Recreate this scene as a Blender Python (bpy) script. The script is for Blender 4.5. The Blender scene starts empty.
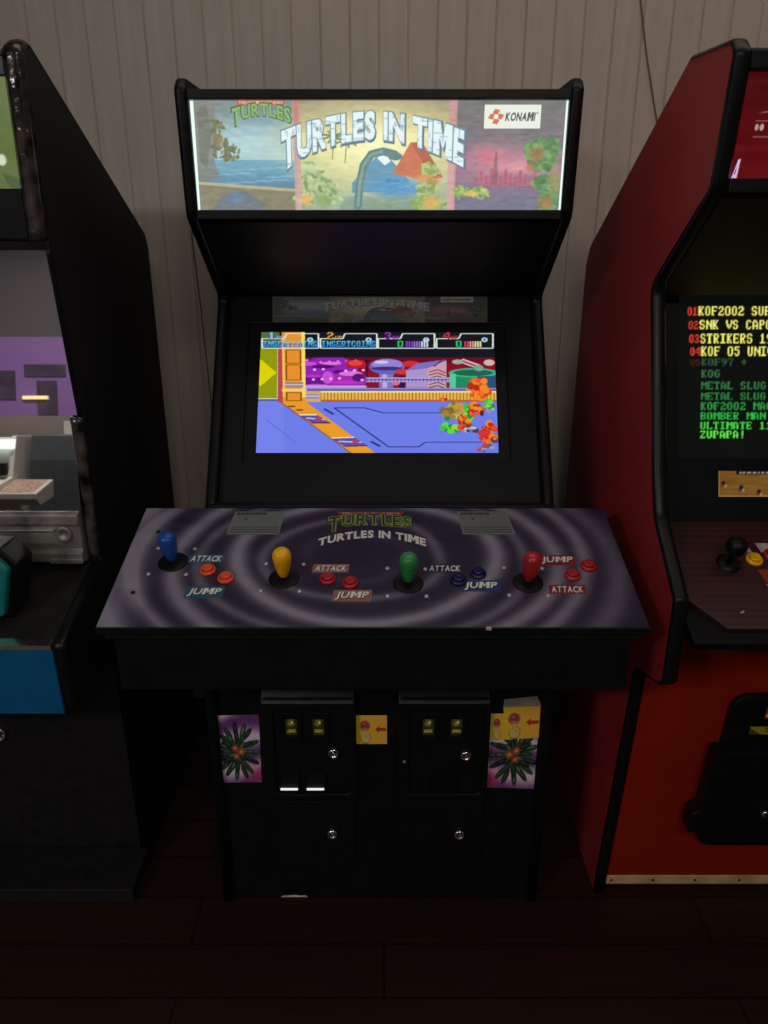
import bpy, bmesh, math, random
import numpy as np
from mathutils import Matrix, Vector
random.seed(4)
rng = np.random.default_rng(4)
scene = bpy.context.scene
C = scene.collection
R = math.radians

# ------------------------------------------------------------------ materials
def s2l(c):
    c = np.asarray(c, float) / 255.0
    return np.where(c <= .04045, c / 12.92, ((c + .055) / 1.055) ** 2.4)
def rgb(r, g, b): return tuple(s2l((r, g, b))) + (1.0,)

def nodes(name):
    m = bpy.data.materials.new(name); m.use_nodes = True
    nt = m.node_tree
    return m, nt, nt.nodes['Principled BSDF']

def mat(name, col, rough=.5, metal=0.0, spec=.5, var=.25, scale=30, bump=0.0, bscale=200, coat=0.0):
    """plain surface with a procedural noise variation of colour, gloss and height"""
    m, nt, b = nodes(name)
    tc = nt.nodes.new('ShaderNodeTexCoord')
    n = nt.nodes.new('ShaderNodeTexNoise'); n.inputs['Scale'].default_value = scale; n.inputs['Detail'].default_value = 6
    nt.links.new(tc.outputs['Object'], n.inputs['Vector'])
    r = nt.nodes.new('ShaderNodeValToRGB')
    r.color_ramp.elements[0].position = .3; r.color_ramp.elements[1].position = .75
    r.color_ramp.elements[0].color = tuple(c * (1 - var) for c in col[:3]) + (1,)
    r.color_ramp.elements[1].color = tuple(min(1, c * (1 + var)) for c in col[:3]) + (1,)
    nt.links.new(n.outputs['Fac'], r.inputs['Fac']); nt.links.new(r.outputs['Color'], b.inputs['Base Color'])
    mr = nt.nodes.new('ShaderNodeMapRange')
    mr.inputs['To Min'].default_value = max(0, rough - .08); mr.inputs['To Max'].default_value = min(1, rough + .08)
    nt.links.new(n.outputs['Fac'], mr.inputs['Value']); nt.links.new(mr.outputs['Result'], b.inputs['Roughness'])
    b.inputs['Metallic'].default_value = metal
    b.inputs['Specular IOR Level'].default_value = spec
    b.inputs['Coat Weight'].default_value = coat
    if bump:
        n2 = nt.nodes.new('ShaderNodeTexNoise'); n2.inputs['Scale'].default_value = bscale
        nt.links.new(tc.outputs['Object'], n2.inputs['Vector'])
        bp = nt.nodes.new('ShaderNodeBump'); bp.inputs['Strength'].default_value = bump; bp.inputs['Distance'].default_value = .002
        nt.links.new(n2.outputs['Fac'], bp.inputs['Height']); nt.links.new(bp.outputs['Normal'], b.inputs['Normal'])
    return m

def emit(name, col, strength):
    m, nt, b = nodes(name)
    b.inputs['Base Color'].default_value = (.02, .02, .02, 1)
    b.inputs['Emission Color'].default_value = col; b.inputs['Emission Strength'].default_value = strength
    return m

def art_print(name, rough=.4, spec=.4, gain=1.0):
    m, nt, b = nodes(name)
    a = nt.nodes.new('ShaderNodeAttribute'); a.attribute_name = 'art'
    nt.links.new(a.outputs['Color'], b.inputs['Base Color'])
    b.inputs['Roughness'].default_value = rough; b.inputs['Specular IOR Level'].default_value = spec
    return m
def art_light(name, strength=1.0, rough=.3):
    m, nt, b = nodes(name)
    a = nt.nodes.new('ShaderNodeAttribute'); a.attribute_name = 'art'
    b.inputs['Base Color'].default_value = (.01, .01, .01, 1); b.inputs['Roughness'].default_value = rough
    b.inputs['Specular IOR Level'].default_value = .2
    nt.links.new(a.outputs['Color'], b.inputs['Emission Color']); b.inputs['Emission Strength'].default_value = strength
    return m

M = {}
M['laminate'] = mat('black_laminate', (.0042, .0042, .0045), .55, var=.3, spec=.2, bump=.12, bscale=500)
M['grey_laminate'] = mat('worn_black_laminate', (.0095, .009, .0085), .55, var=.35, bump=.12, bscale=500, spec=.25)
M['lit_bevel'] = mat('lightened_bevel_steel', (.011, .0115, .0115), .4, var=.2)  # door steel coloured lighter, as if the top bevel caught light
M['satin'] = mat('black_satin_board', (.0038, .0045, .006), .5, var=.2, spec=.2, bump=.08, bscale=300)
M['trim'] = mat('black_plastic_edge_trim', (.005, .006, .006), .36, var=.15, spec=.25)
M['door'] = mat('black_powder_coated_steel', (.004, .004, .004), .5, spec=.25, var=.2, bump=.25, bscale=700)
M['frame'] = mat('black_painted_metal', (.008, .009, .010), .38, var=.2, spec=.35)
M['chrome'] = mat('chrome', (.75, .74, .70), .18, metal=1, var=.1)
M['steel'] = mat('steel_bolt', (.55, .53, .56), .35, metal=.6, var=.1)
M['worn_metal'] = mat('worn_dark_metal', (.30, .285, .26), .38, metal=.35, var=.55, scale=18, bump=.3, bscale=90)
M['worn_glint_trim'] = mat('worn_glossy_glint_trim', (.045, .038, .03), .14, metal=.3, var=.95, scale=40, bump=.9, bscale=45, spec=.8)  # strong colour noise paints glint streaks into the trim
M['blue'] = mat('blue_plastic', rgb(26, 78, 160), .3, var=.06)
M['yellow'] = mat('yellow_plastic', rgb(255, 185, 0), .3, var=.05)
M['green'] = mat('green_plastic', rgb(46, 142, 74), .3, var=.06)
M['red'] = mat('red_plastic', rgb(178, 34, 38), .3, var=.06)
M['orange'] = mat('orange_plastic', rgb(232, 84, 48), .32, var=.05)
M['navy'] = mat('dark_blue_plastic', rgb(20, 22, 78), .32, var=.08)
M['black_plastic'] = mat('black_plastic', (.004, .004, .004), .45, var=.2, spec=.25)
M['red_paint'] = mat('red_painted_side', rgb(158, 38, 40), .55, var=.12, scale=6, bump=.06, bscale=120)
M['orange_paint'] = mat('orange_red_front_paint', rgb(140, 29, 7), .5, spec=.25, var=.10, scale=5, bump=.06, bscale=120)
M['brass'] = mat('brass_kick_strip', (.80, .60, .26), .4, metal=.3, var=.25, scale=20)
M['card_lit'] = emit('lit_slot', rgb(255, 255, 250), .9)
M['diffuser'] = emit('white_diffuser', rgb(235, 255, 250), 1.0)
M['teal'] = mat('teal_plastic', rgb(20, 120, 118), .3, var=.15)
M['azure'] = mat('azure_laminate', rgb(0, 92, 140), .35, var=.12, scale=14)
M['tape'] = mat('grey_tape', rgb(150, 140, 120), .4, var=.2)
M['chip'] = mat('bare_wood_chip', rgb(205, 195, 180), .8, var=.3, scale=150)
M['white_paint'] = mat('white_cabinet_paint', rgb(225, 220, 205), .4, var=.05)
M['poster'] = mat('dark_poster_paper', rgb(78, 66, 84), .6, var=.5, scale=9)
M['cable'] = mat('grey_cable', rgb(96, 88, 82), .5, var=.1)
M['ceiling'] = mat('ceiling_paint', rgb(170, 165, 160), .8, var=.05)
M['side_wall'] = mat('side_wall_paint', rgb(120, 112, 108), .8, var=.08, scale=3)

def smoked_glass():
    m, nt, b = nodes('smoked_mirror_glass')
    nt.nodes.remove(b); out = nt.nodes['Material Output']
    g = nt.nodes.new('ShaderNodeBsdfGlossy'); g.inputs['Roughness'].default_value = .015
    d = nt.nodes.new('ShaderNodeBsdfDiffuse'); d.inputs['Color'].default_value = (.03, .032, .03, 1)
    n = nt.nodes.new('ShaderNodeTexNoise'); n.inputs['Scale'].default_value = 7
    mr = nt.nodes.new('ShaderNodeMapRange'); mr.inputs['To Min'].default_value = .52; mr.inputs['To Max'].default_value = .60
    nt.links.new(n.outputs['Fac'], mr.inputs['Value'])
    mx = nt.nodes.new('ShaderNodeMixShader')
    nt.links.new(mr.outputs['Result'], mx.inputs['Fac']); nt.links.new(d.outputs[0], mx.inputs[1]); nt.links.new(g.outputs[0], mx.inputs[2])
    nt.links.new(mx.outputs[0], out.inputs['Surface'])
    return m
M['glass'] = smoked_glass()

def board_wall_mat():
    m, nt, b = nodes('painted_board_wall')
    tc = nt.nodes.new('ShaderNodeTexCoord')
    mp = nt.nodes.new('ShaderNodeMapping'); mp.inputs['Scale'].default_value = (40, 40, 2.2)
    nt.links.new(tc.outputs['Object'], mp.inputs['Vector'])
    n = nt.nodes.new('ShaderNodeTexNoise'); n.inputs['Scale'].default_value = 1.0; n.inputs['Detail'].default_value = 8; n.inputs['Roughness'].default_value = .65
    nt.links.new(mp.outputs['Vector'], n.inputs['Vector'])
    r = nt.nodes.new('ShaderNodeValToRGB'); e = r.color_ramp.elements
    e[0].position = .25; e[0].color = rgb(186, 177, 166); e[1].position = .62; e[1].color = rgb(203, 193, 181)
    x = e.new(.80); x.color = rgb(238, 228, 208)
    nt.links.new(n.outputs['Fac'], r.inputs['Fac'])
    n2 = nt.nodes.new('ShaderNodeTexNoise'); n2.inputs['Scale'].default_value = 2.2; n2.inputs['Detail'].default_value = 3
    nt.links.new(tc.outputs['Object'], n2.inputs['Vector'])
    r2 = nt.nodes.new('ShaderNodeValToRGB'); r2.color_ramp.elements[0].color = (.85, .85, .85, 1); r2.color_ramp.elements[1].color = (1.08, 1.06, 1.04, 1)
    nt.links.new(n2.outputs['Fac'], r2.inputs['Fac'])
    mx = nt.nodes.new('ShaderNodeMix'); mx.data_type = 'RGBA'; mx.blend_type = 'MULTIPLY'; mx.inputs[0].default_value = 1
    nt.links.new(r.outputs['Color'], mx.inputs[6]); nt.links.new(r2.outputs['Color'], mx.inputs[7])
    nt.links.new(mx.outputs[2], b.inputs['Base Color'])
    b.inputs['Roughness'].default_value = .6
    bp = nt.nodes.new('ShaderNodeBump'); bp.inputs['Strength'].default_value = .25; bp.inputs['Distance'].default_value = .003
    nt.links.new(n.outputs['Fac'], bp.inputs['Height']); nt.links.new(bp.outputs['Normal'], b.inputs['Normal'])
    return m
M['boards'] = board_wall_mat()

def floor_mat():
    m, nt, b = nodes('dark_wood_floor')
    tc = nt.nodes.new('ShaderNodeTexCoord')
    br = nt.nodes.new('ShaderNodeTexBrick'); br.offset = .37
    br.inputs['Color1'].default_value = rgb(52, 32, 22); br.inputs['Color2'].default_value = rgb(42, 25, 17)
    br.inputs['Mortar'].default_value = rgb(16, 10, 7); br.inputs['Scale'].default_value = 1
    br.inputs['Mortar Size'].default_value = .002; br.inputs['Brick Width'].default_value = 1.1; br.inputs['Row Height'].default_value = .12
    nt.links.new(tc.outputs['Object'], br.inputs['Vector'])
    mp = nt.nodes.new('ShaderNodeMapping'); mp.inputs['Scale'].default_value = (2, 28, 1)
    nt.links.new(tc.outputs['Object'], mp.inputs['Vector'])
    n = nt.nodes.new('ShaderNodeTexNoise'); n.inputs['Scale'].default_value = 2; n.inputs['Detail'].default_value = 8
    nt.links.new(mp.outputs['Vector'], n.inputs['Vector'])
    mx = nt.nodes.new('ShaderNodeMix'); mx.data_type = 'RGBA'; mx.blend_type = 'MULTIPLY'; mx.inputs[0].default_value = .7
    nt.links.new(br.outputs['Color'], mx.inputs[6]); nt.links.new(n.outputs['Color'], mx.inputs[7])
    nt.links.new(mx.outputs[2], b.inputs['Base Color'])
    b.inputs['Roughness'].default_value = .45; b.inputs['Specular IOR Level'].default_value = .25
    return m
M['floor'] = floor_mat()

def mesh_panel_mat():
    """maroon control-panel vinyl with a fine dot weave"""
    m, nt, b = nodes('maroon_dotted_vinyl')
    tc = nt.nodes.new('ShaderNodeTexCoord')
    v = nt.nodes.new('ShaderNodeTexVoronoi'); v.inputs['Scale'].default_value = 160; v.inputs['Randomness'].default_value = .0
    nt.links.new(tc.outputs['Object'], v.inputs['Vector'])
    r = nt.nodes.new('ShaderNodeValToRGB'); e = r.color_ramp.elements
    e[0].position = .3; e[0].color = rgb(74, 36, 38); e[1].position = .5; e[1].color = rgb(50, 20, 23)
    nt.links.new(v.outputs['Distance'], r.inputs['Fac']); nt.links.new(r.outputs['Color'], b.inputs['Base Color'])
    b.inputs['Roughness'].default_value = .4
    return m
M['vinyl'] = mesh_panel_mat()

def opposite_wall_mat():
    """painted wall: purple band between pale wainscot and grey upper wall"""
    m, nt, b = nodes('banded_wall_paint')
    tc = nt.nodes.new('ShaderNodeTexCoord'); sp = nt.nodes.new('ShaderNodeSeparateXYZ')
    nt.links.new(tc.outputs['Object'], sp.inputs[0])
    r = nt.nodes.new('ShaderNodeValToRGB'); r.color_ramp.interpolation = 'CONSTANT'; e = r.color_ramp.elements
    e[0].position = 0; e[0].color = rgb(150, 138, 128); e[1].position = WAINSCOT / 3; e[1].color = rgb(152, 112, 178)
    x = e.new(BAND / 3); x.color = rgb(92, 86, 88)
    mr = nt.nodes.new('ShaderNodeMath'); mr.operation = 'DIVIDE'; mr.inputs[1].default_value = 3
    nt.links.new(sp.outputs['Z'], mr.inputs[0]); nt.links.new(mr.outputs[0], r.inputs['Fac'])
    nt.links.new(r.outputs['Color'], b.inputs['Base Color']); b.inputs['Roughness'].default_value = .7
    return m
WAINSCOT, BAND = 1.20, 1.785

# ------------------------------------------------------------------ mesh helpers
class T:
    """a top-level thing: Empty at its base, parts built in room coordinates"""
    def __init__(s, name, label, cat, loc, group=None):
        o = bpy.data.objects.new(name, None); C.objects.link(o); o.location = loc; o.empty_display_size = .1
        o['label'] = label; o['category'] = cat
        if group: o['group'] = group
        s.o = o; s.loc = Vector(loc)

def tag(o, label, cat, group=None):
    o['label'] = label; o['category'] = cat
    if group: o['group'] = group
    return o

def finish(name, me, m, parent, origin, bevel=0, smooth=False, label=None, seg=2):
    o = bpy.data.objects.new(name, me); C.objects.link(o)
    if m is not None: me.materials.append(m)
    if parent is not None: o.parent = parent
    if smooth:
        for p in me.polygons: p.use_smooth = True
    if bevel:
        md = o.modifiers.new('bevel', 'BEVEL'); md.width = bevel; md.segments = seg; md.limit_method = 'ANGLE'; md.angle_limit = R(35)
    if label: o['label'] = label
    return o

def world_origin(parent):
    v = Vector((0, 0, 0)); p = parent
    while p is not None: v += p.location; p = p.parent
    return v

def obj(name, bm, m, parent=None, bevel=0, smooth=False, label=None, center=False, seg=2):
    """bm is in room coordinates; the object's origin is its parent's (or its own centre)"""
    org = world_origin(parent)
    bmesh.ops.translate(bm, verts=bm.verts, vec=-org)
    loc = Vector((0, 0, 0))
    if center and bm.verts:
        loc = sum((v.co for v in bm.verts), Vector()) / len(bm.verts)
        bmesh.ops.translate(bm, verts=bm.verts, vec=-loc)
    bmesh.ops.recalc_face_normals(bm, faces=bm.faces)
    me = bpy.data.meshes.new(name); bm.to_mesh(me); bm.free()
    o = finish(name, me, m, parent, org, bevel, smooth, label, seg); o.location = loc
    return o

def BM(): return bmesh.new()
def box(bm, x0, x1, y0, y1, z0, z1, mtx=None):
    r = bmesh.ops.create_cube(bm, size=1)
    for v in r['verts']:
        v.co = Vector((x0 + (v.co.x + .5) * (x1 - x0), y0 + (v.co.y + .5) * (y1 - y0), z0 + (v.co.z + .5) * (z1 - z0)))
        if mtx: v.co = mtx @ v.co
    return bm
def prism_x(bm, pts, x0, x1):
    """polygon in (y, z) extruded along x"""
    a = [bm.verts.new((x0, p[0], p[1])) for p in pts]; b = [bm.verts.new((x1, p[0], p[1])) for p in pts]
    n = len(pts)
    bm.faces.new(a); bm.faces.new(b[::-1])
    for i in range(n): bm.faces.new((a[i], a[(i + 1) % n], b[(i + 1) % n], b[i]))
    return bm
def prism(bm, pts, h0, h1, mtx):
    """polygon in local (x, y) extruded along local z from h0 to h1"""
    a = [bm.verts.new(mtx @ Vector((p[0], p[1], h0))) for p in pts]; b = [bm.verts.new(mtx @ Vector((p[0], p[1], h1))) for p in pts]
    n = len(pts); bm.faces.new(a); bm.faces.new(b[::-1])
    for i in range(n): bm.faces.new((a[i], a[(i + 1) % n], b[(i + 1) % n], b[i]))
    return bm
def ring(bm, outer, inner, h0, h1, mtx):
    """frame between two closed outlines with the same number of points"""
    n = len(outer); V = lambda p, h: bm.verts.new(mtx @ Vector((p[0], p[1], h)))
    o0 = [V(p, h0) for p in outer]; o1 = [V(p, h1) for p in outer]; i0 = [V(p, h0) for p in inner]; i1 = [V(p, h1) for p in inner]
    for k in range(n):
        j = (k + 1) % n
        for q in ((o1[k], o1[j], i1[j], i1[k]), (o0[k], i0[k], i0[j], o0[j]), (o0[k], o0[j], o1[j], o1[k]), (i0[k], i1[k], i1[j], i0[j])): bm.faces.new(q)
    return bm
def rrect(x0, x1, y0, y1, r, n=5):
    pts = []
    for cx, cy, a0 in ((x1 - r, y1 - r, 0), (x0 + r, y1 - r, 90), (x0 + r, y0 + r, 180), (x1 - r, y0 + r, 270)):
        for k in range(n + 1):
            a = R(a0 + 90 * k / n); pts.append((cx + r * math.cos(a), cy + r * math.sin(a)))
    return pts
def lathe(bm, prof, mtx=Matrix(), seg=32):
    rows = []
    for r, h in prof:
        if r < 1e-6: rows.append([bm.verts.new(mtx @ Vector((0, 0, h)))])
        else: rows.append([bm.verts.new(mtx @ Vector((r * math.cos(2 * math.pi * k / seg), r * math.sin(2 * math.pi * k / seg), h))) for k in range(seg)])
    for a, b in zip(rows, rows[1:]):
        for k in range(seg):
            j = (k + 1) % seg
            if len(a) == 1 and len(b) == 1: continue
            if len(a) == 1: bm.faces.new((a[0], b[j], b[k]))
            elif len(b) == 1: bm.faces.new((a[k], a[j], b[0]))
            else: bm.faces.new((a[k], a[j], b[j], b[k]))
    return bm
def tube(bm, pts, r, seg=10):
    rows = []
    for i, p in enumerate(pts):
        p = Vector(p); t = (Vector(pts[min(i + 1, len(pts) - 1)]) - Vector(pts[max(i - 1, 0)])).normalized()
        u = t.cross(Vector((0, 1, .01))).normalized(); w = t.cross(u)
        rows.append([bm.verts.new(p + r * (math.cos(2 * math.pi * k / seg) * u + math.sin(2 * math.pi * k / seg) * w)) for k in range(seg)])
    for a, b in zip(rows, rows[1:]):
        for k in range(seg): bm.faces.new((a[k], a[(k + 1) % seg], b[(k + 1) % seg], b[k]))
    bm.faces.new(rows[0]); bm.faces.new(rows[-1][::-1])
    return bm
def fillet(pts, radii, n=5):
    out = []
    N = len(pts)
    for i, p in enumerate(pts):
        r = radii.get(i, 0)
        if not r: out.append(tuple(p)); continue
        p = Vector(p); a = Vector(pts[i - 1]) - p; b = Vector(pts[(i + 1) % N]) - p
        an = a.normalized(); bn = b.normalized(); ang = an.angle(bn) / 2
        d = min(r / math.tan(ang), a.length * .45, b.length * .45); rr = d * math.tan(ang)
        c = p + (an + bn).normalized() * (rr / math.sin(ang))
        s = p + an * d - c; e = p + bn * d - c
        for k in range(n + 1):
            t = k / n; v = (s * (1 - t) + e * t)
            out.append(tuple(c + v.normalized() * rr))
    return out
def trim_strip(bm, path, x0, x1, h=.004, n=6):
    """rounded edge moulding swept along an open (y, z) path; its bulge points away on the left of the path"""
    rows = []
    for i, p in enumerate(path):
        d0 = Vector(path[i]) - Vector(path[i - 1]) if i else Vector(path[1]) - Vector(path[0])
        d1 = Vector(path[i + 1]) - Vector(path[i]) if i < len(path) - 1 else d0
        d = (d0.normalized() + d1.normalized()).normalized(); nx = Vector((-d.y, d.x))
        row = []
        for k in range(n + 1):
            t = k / n; o = h * (math.sin(math.pi * t) ** .5) if 0 < t < 1 else -.002
            row.append(bm.verts.new((x0 + (x1 - x0) * t, p[0] + nx.x * o, p[1] + nx.y * o)))
        rows.append(row)
    for a, b in zip(rows, rows[1:]):
        for k in range(n): bm.faces.new((a[k], a[k + 1], b[k + 1], b[k]))
        bm.faces.new((a[0], b[0], b[n], a[n]))
    bm.faces.new(rows[0]); bm.faces.new(rows[-1][::-1])
    return bm
def copy_tree(o, parent, loc, rot=None):
    c = o.copy(); C.objects.link(c); c.parent = parent; c.location = loc
    if rot is not None: c.rotation_euler = rot
    for ch in list(o.children):
        d = ch.copy(); C.objects.link(d); d.parent = c
    return c

# ------------------------------------------------------------------ flat printed artwork (drawn in code)
_glyphs = {}
def char_mesh(ch, bold):
    """outline of one letter as triangles in font units"""
    if ch == 'M':          # block M with a shallow notch
        H, W, w, e = .70, .80, .20, bold
        quads = [[(-e, -e), (w + e, -e), (w + e, H + e), (-e, H + e)], [(W - w - e, -e), (W + e, -e), (W + e, H + e), (W - w - e, H + e)],
                 [(w * .4, H + e), (w + .03 + e, H + e), (W / 2, .50 * H + e), (W / 2, .20 * H - e)], [(W - w * .4, H + e), (W - w - .03 - e, H + e), (W / 2, .50 * H + e), (W / 2, .20 * H - e)]]
        v = np.array([p for q in quads for p in q]); t = np.array([(4 * k, 4 * k + i, 4 * k + i + 1) for k in range(4) for i in (1, 2)])
        return v, t
    cu = bpy.data.curves.new('t', 'FONT'); cu.body = ch; cu.offset = bold; cu.resolution_u = 3
    o = bpy.data.objects.new('t', cu); C.objects.link(o)
    bpy.context.view_layer.update()
    ev = o.evaluated_get(bpy.context.evaluated_depsgraph_get()); me = ev.to_mesh(); me.calc_loop_triangles()
    v = np.array([x.co[:2] for x in me.vertices]); t = np.array([x.vertices[:] for x in me.loop_triangles])
    ev.to_mesh_clear(); bpy.data.objects.remove(o); bpy.data.curves.remove(cu)
    return v, t
def glyph_tris(text, bold=.0, shear=0.0):
    k = (text, bold, shear)
    if k in _glyphs: return _glyphs[k]
    V_, T_, x, n = [], [], 0.0, 0
    for ch in text:
        if ch == ' ': x += .34; continue
        q = (ch, bold)
        if q not in _glyphs: _glyphs[q] = char_mesh(ch, bold)
        if (ch, 0) not in _glyphs: _glyphs[(ch, 0)] = char_mesh(ch, 0)
        b = _glyphs[(ch, 0)][0]; lo, hi = b.min(0), b.max(0)
        v, t = _glyphs[q]; v = np.clip(v, lo - bold, hi + bold); v[:, 0] += x - lo[0]
        V_.append(v); T_.append(t + n); n += len(v); x += hi[0] - lo[0] + (.15 if ch + text[text.index(ch) + 1:text.index(ch) + 2] != 'RT' else .10)
    v = np.concatenate(V_); t = np.concatenate(T_)
    v[:, 0] += shear * v[:, 1]
    v[:, 0] = (v[:, 0] - v[:, 0].min()) / np.ptp(v[:, 0]); v[:, 1] = (v[:, 1] - v[:, 1].min()) / np.ptp(v[:, 1])
    _glyphs[k] = (v, t); return v, t

FONT8 = {
'A': '0111000 1101100 1100110 1100110 1111110 1100110 1100110', 'B': '1111100 1100110 1100110 1111100 1100110 1100110 1111100',
'C': '0111100 1100110 1100000 1100000 1100000 1100110 0111100', 'D': '1111000 1101100 1100110 1100110 1100110 1101100 1111000',
'E': '1111110 1100010 1100000 1111100 1100000 1100010 1111110', 'F': '1111110 1100010 1100000 1111100 1100000 1100000 1110000',
'G': '0111100 1100110 1100000 1101110 1100110 1100110 0111100', 'I': '1111110 0011000 0011000 0011000 0011000 0011000 1111110',
'K': '1110110 1101100 1111000 1110000 1111000 1101100 1110110', 'L': '1110000 1100000 1100000 1100000 1100000 1100010 1111110',
'M': '1100011 1110111 1111111 1101011 1100011 1100011 1100011', 'N': '1100011 1110011 1111011 1101111 1100111 1100011 1100011',
'O': '0111100 1100110 1100110 1100110 1100110 1100110 0111100', 'P': '1111100 1100110 1100110 1111100 1100000 1100000 1110000',
'Q': '0111100 1100110 1100110 1100110 1101110 0111100 0001110', 'R': '1111100 1100110 1100110 1111100 1111000 1101100 1110110',
'S': '0111100 1100110 1100000 0111100 0000110 1100110 0111100', 'T': '1111110 1011010 0011000 0011000 0011000 0011000 0111100',
'U': '1100110 1100110 1100110 1100110 1100110 1100110 0111100', 'V': '1100011 1100011 1100011 0110110 0110110 0011100 0001000',
'X': '1100110 1100110 0111100 0011000 0111100 1100110 1100110', 'Z': '1111110 1000110 0001100 0011000 0110000 1100010 1111110',
'0': '0111100 1100110 1100110 1100110 1100110 1100110 0111100', '1': '0011000 0111000 0011000 0011000 0011000 0011000 1111110',
'2': '0111100 1100110 0000110 0011100 0110000 1100010 1111110', '3': '0111100 1100110 0000110 0011100 0000110 1100110 0111100',
'4': '0001110 0011110 0110110 1100110 1111110 0000110 0000110', '5': '1111110 1100000 1111100 0000110 0000110 1100110 0111100',
'7': '1111110 1000110 0001100 0011000 0011000 0011000 0011000', '9': '0111100 1100110 1100110 0111110 0000110 0001100 0111000',
'+': '0000000 0011000 0011000 1111110 0011000 0011000 0000000', '!': '0011000 0011000 0011000 0011000 0011000 0000000 0011000',
' ': '0000000 ' * 7}

class Art:
    """a picture drawn over the rectangle x0..x1 (left to right), y0..y1 (top to bottom)"""
    def __init__(s, W, H, x0, x1, y0, y1, base=(0, 0, 0)):
        s.W, s.H = W * 2, H * 2; s.b = (x0, x1, y0, y1)
        s.a = np.empty((s.H, s.W, 3)); s.a[:] = base
        xs = x0 + (np.arange(s.W) + .5) / s.W * (x1 - x0); ys = y0 + (np.arange(s.H) + .5) / s.H * (y1 - y0)
        s.X, s.Y = np.meshgrid(xs, ys)
    def put(s, mask, col, al=1.0):
        k = (mask.astype(float) * al)[..., None]; s.a = s.a * (1 - k) + np.asarray(col, float) * k
    def win(s, xa, xb, ya, yb):
        x0, x1, y0, y1 = s.b
        f = lambda v, a, b, n: (v - a) / (b - a) * n
        i = sorted((f(xa, x0, x1, s.W), f(xb, x0, x1, s.W))); j = sorted((f(ya, y0, y1, s.H), f(yb, y0, y1, s.H)))
        return slice(max(0, int(j[0]) - 1), max(0, min(s.H, int(j[1]) + 2))), slice(max(0, int(i[0]) - 1), max(0, min(s.W, int(i[1]) + 2)))
    def poly(s, pts, col, al=1.0):
        P = np.asarray(pts, float); w = s.win(P[:, 0].min(), P[:, 0].max(), P[:, 1].min(), P[:, 1].max())
        X, Y = s.X[w], s.Y[w]; ins = np.zeros(X.shape, bool)
        for (xa, ya), (xb, yb) in zip(P, np.roll(P, -1, 0)):
            if ya == yb: continue
            ins ^= ((Y > ya) != (Y > yb)) & (X < (xb - xa) * (Y - ya) / (yb - ya) + xa)
        k = (ins * al)[..., None]; s.a[w] = s.a[w] * (1 - k) + np.asarray(col, float) * k
    def rect(s, xa, xb, ya, yb, col, al=1.0): s.poly([(xa, ya), (xb, ya), (xb, yb), (xa, yb)], col, al)
    def ell(s, cx, cy, rx, ry, col, al=1.0, soft=0.0, rot=0.0):
        m = max(rx, ry) * (1 + soft) * 1.05; w = s.win(cx - m, cx + m, cy - m, cy + m)
        dx, dy = s.X[w] - cx, s.Y[w] - cy; c, q = math.cos(rot), math.sin(rot)
        d = np.hypot((dx * c + dy * q) / rx, (-dx * q + dy * c) / ry)
        k = np.clip((1 + soft - d) / (2 * soft), 0, 1) if soft else (d < 1).astype(float)
        k = (k * al)[..., None]; s.a[w] = s.a[w] * (1 - k) + np.asarray(col, float) * k
    def line(s, pts, w, col, al=1.0):
        for (xa, ya), (xb, yb) in zip(pts, pts[1:]):
            d = math.hypot(xb - xa, yb - ya) or 1; nx, ny = -(yb - ya) / d * w / 2, (xb - xa) / d * w / 2
            s.poly([(xa + nx, ya + ny), (xb + nx, yb + ny), (xb - nx, yb - ny), (xa - nx, ya - ny)], col, al)
    def grad(s, ya, yb, ca, cb, xa=None, xb=None, al=1.0):
        xa = s.b[0] if xa is None else xa; xb = s.b[1] if xb is None else xb
        w = s.win(xa, xb, ya, yb); t = np.clip((s.Y[w] - ya) / (yb - ya), 0, 1)[..., None]
        s.a[w] = s.a[w] * (1 - al) + al * (np.asarray(ca, float) * (1 - t) + np.asarray(cb, float) * t)
    def tris(s, v, t, col, al=1.0):
        for tri in t:
            P = v[tri]; w = s.win(P[:, 0].min(), P[:, 0].max(), P[:, 1].min(), P[:, 1].max()); X, Y = s.X[w], s.Y[w]
            if X.size == 0: continue
            e = [(P[(i + 1) % 3, 0] - P[i, 0]) * (Y - P[i, 1]) - (P[(i + 1) % 3, 1] - P[i, 1]) * (X - P[i, 0]) for i in range(3)]
            m = ((e[0] >= 0) & (e[1] >= 0) & (e[2] >= 0)) | ((e[0] <= 0) & (e[1] <= 0) & (e[2] <= 0))
            k = (m * al)[..., None]; s.a[w] = s.a[w] * (1 - k) + np.asarray(col, float) * k
    def text(s, txt, warp, col, bold=.02, shear=0.0, al=1.0):
        v, t = glyph_tris(txt, bold, shear); x, y = warp(v[:, 0], v[:, 1]); s.tris(np.stack([x, y], 1), t, col, al)
    def label(s, txt, xa, xb, ya, yb, col, bold=.02, shear=0.0):
        s.text(txt, lambda u, v: (xa + u * (xb - xa), yb + v * (ya - yb)), col, bold, shear)
    def pix(s, txt, x, y, cw, ch, col, fit=1.0):
        for i, c in enumerate(txt):
            for r, row in enumerate(FONT8[c].split()):
                k = 0
                while k < 7:
                    if row[k] == '1':
                        e = k
                        while e < 7 and row[e] == '1': e += 1
                        s.rect(x + (i + k / 7.4) * cw, x + (i + e / 7.4) * cw, y + r / 7 * ch, y + (r + 1) / 7 * ch, col); k = e
                    k += 1
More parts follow.
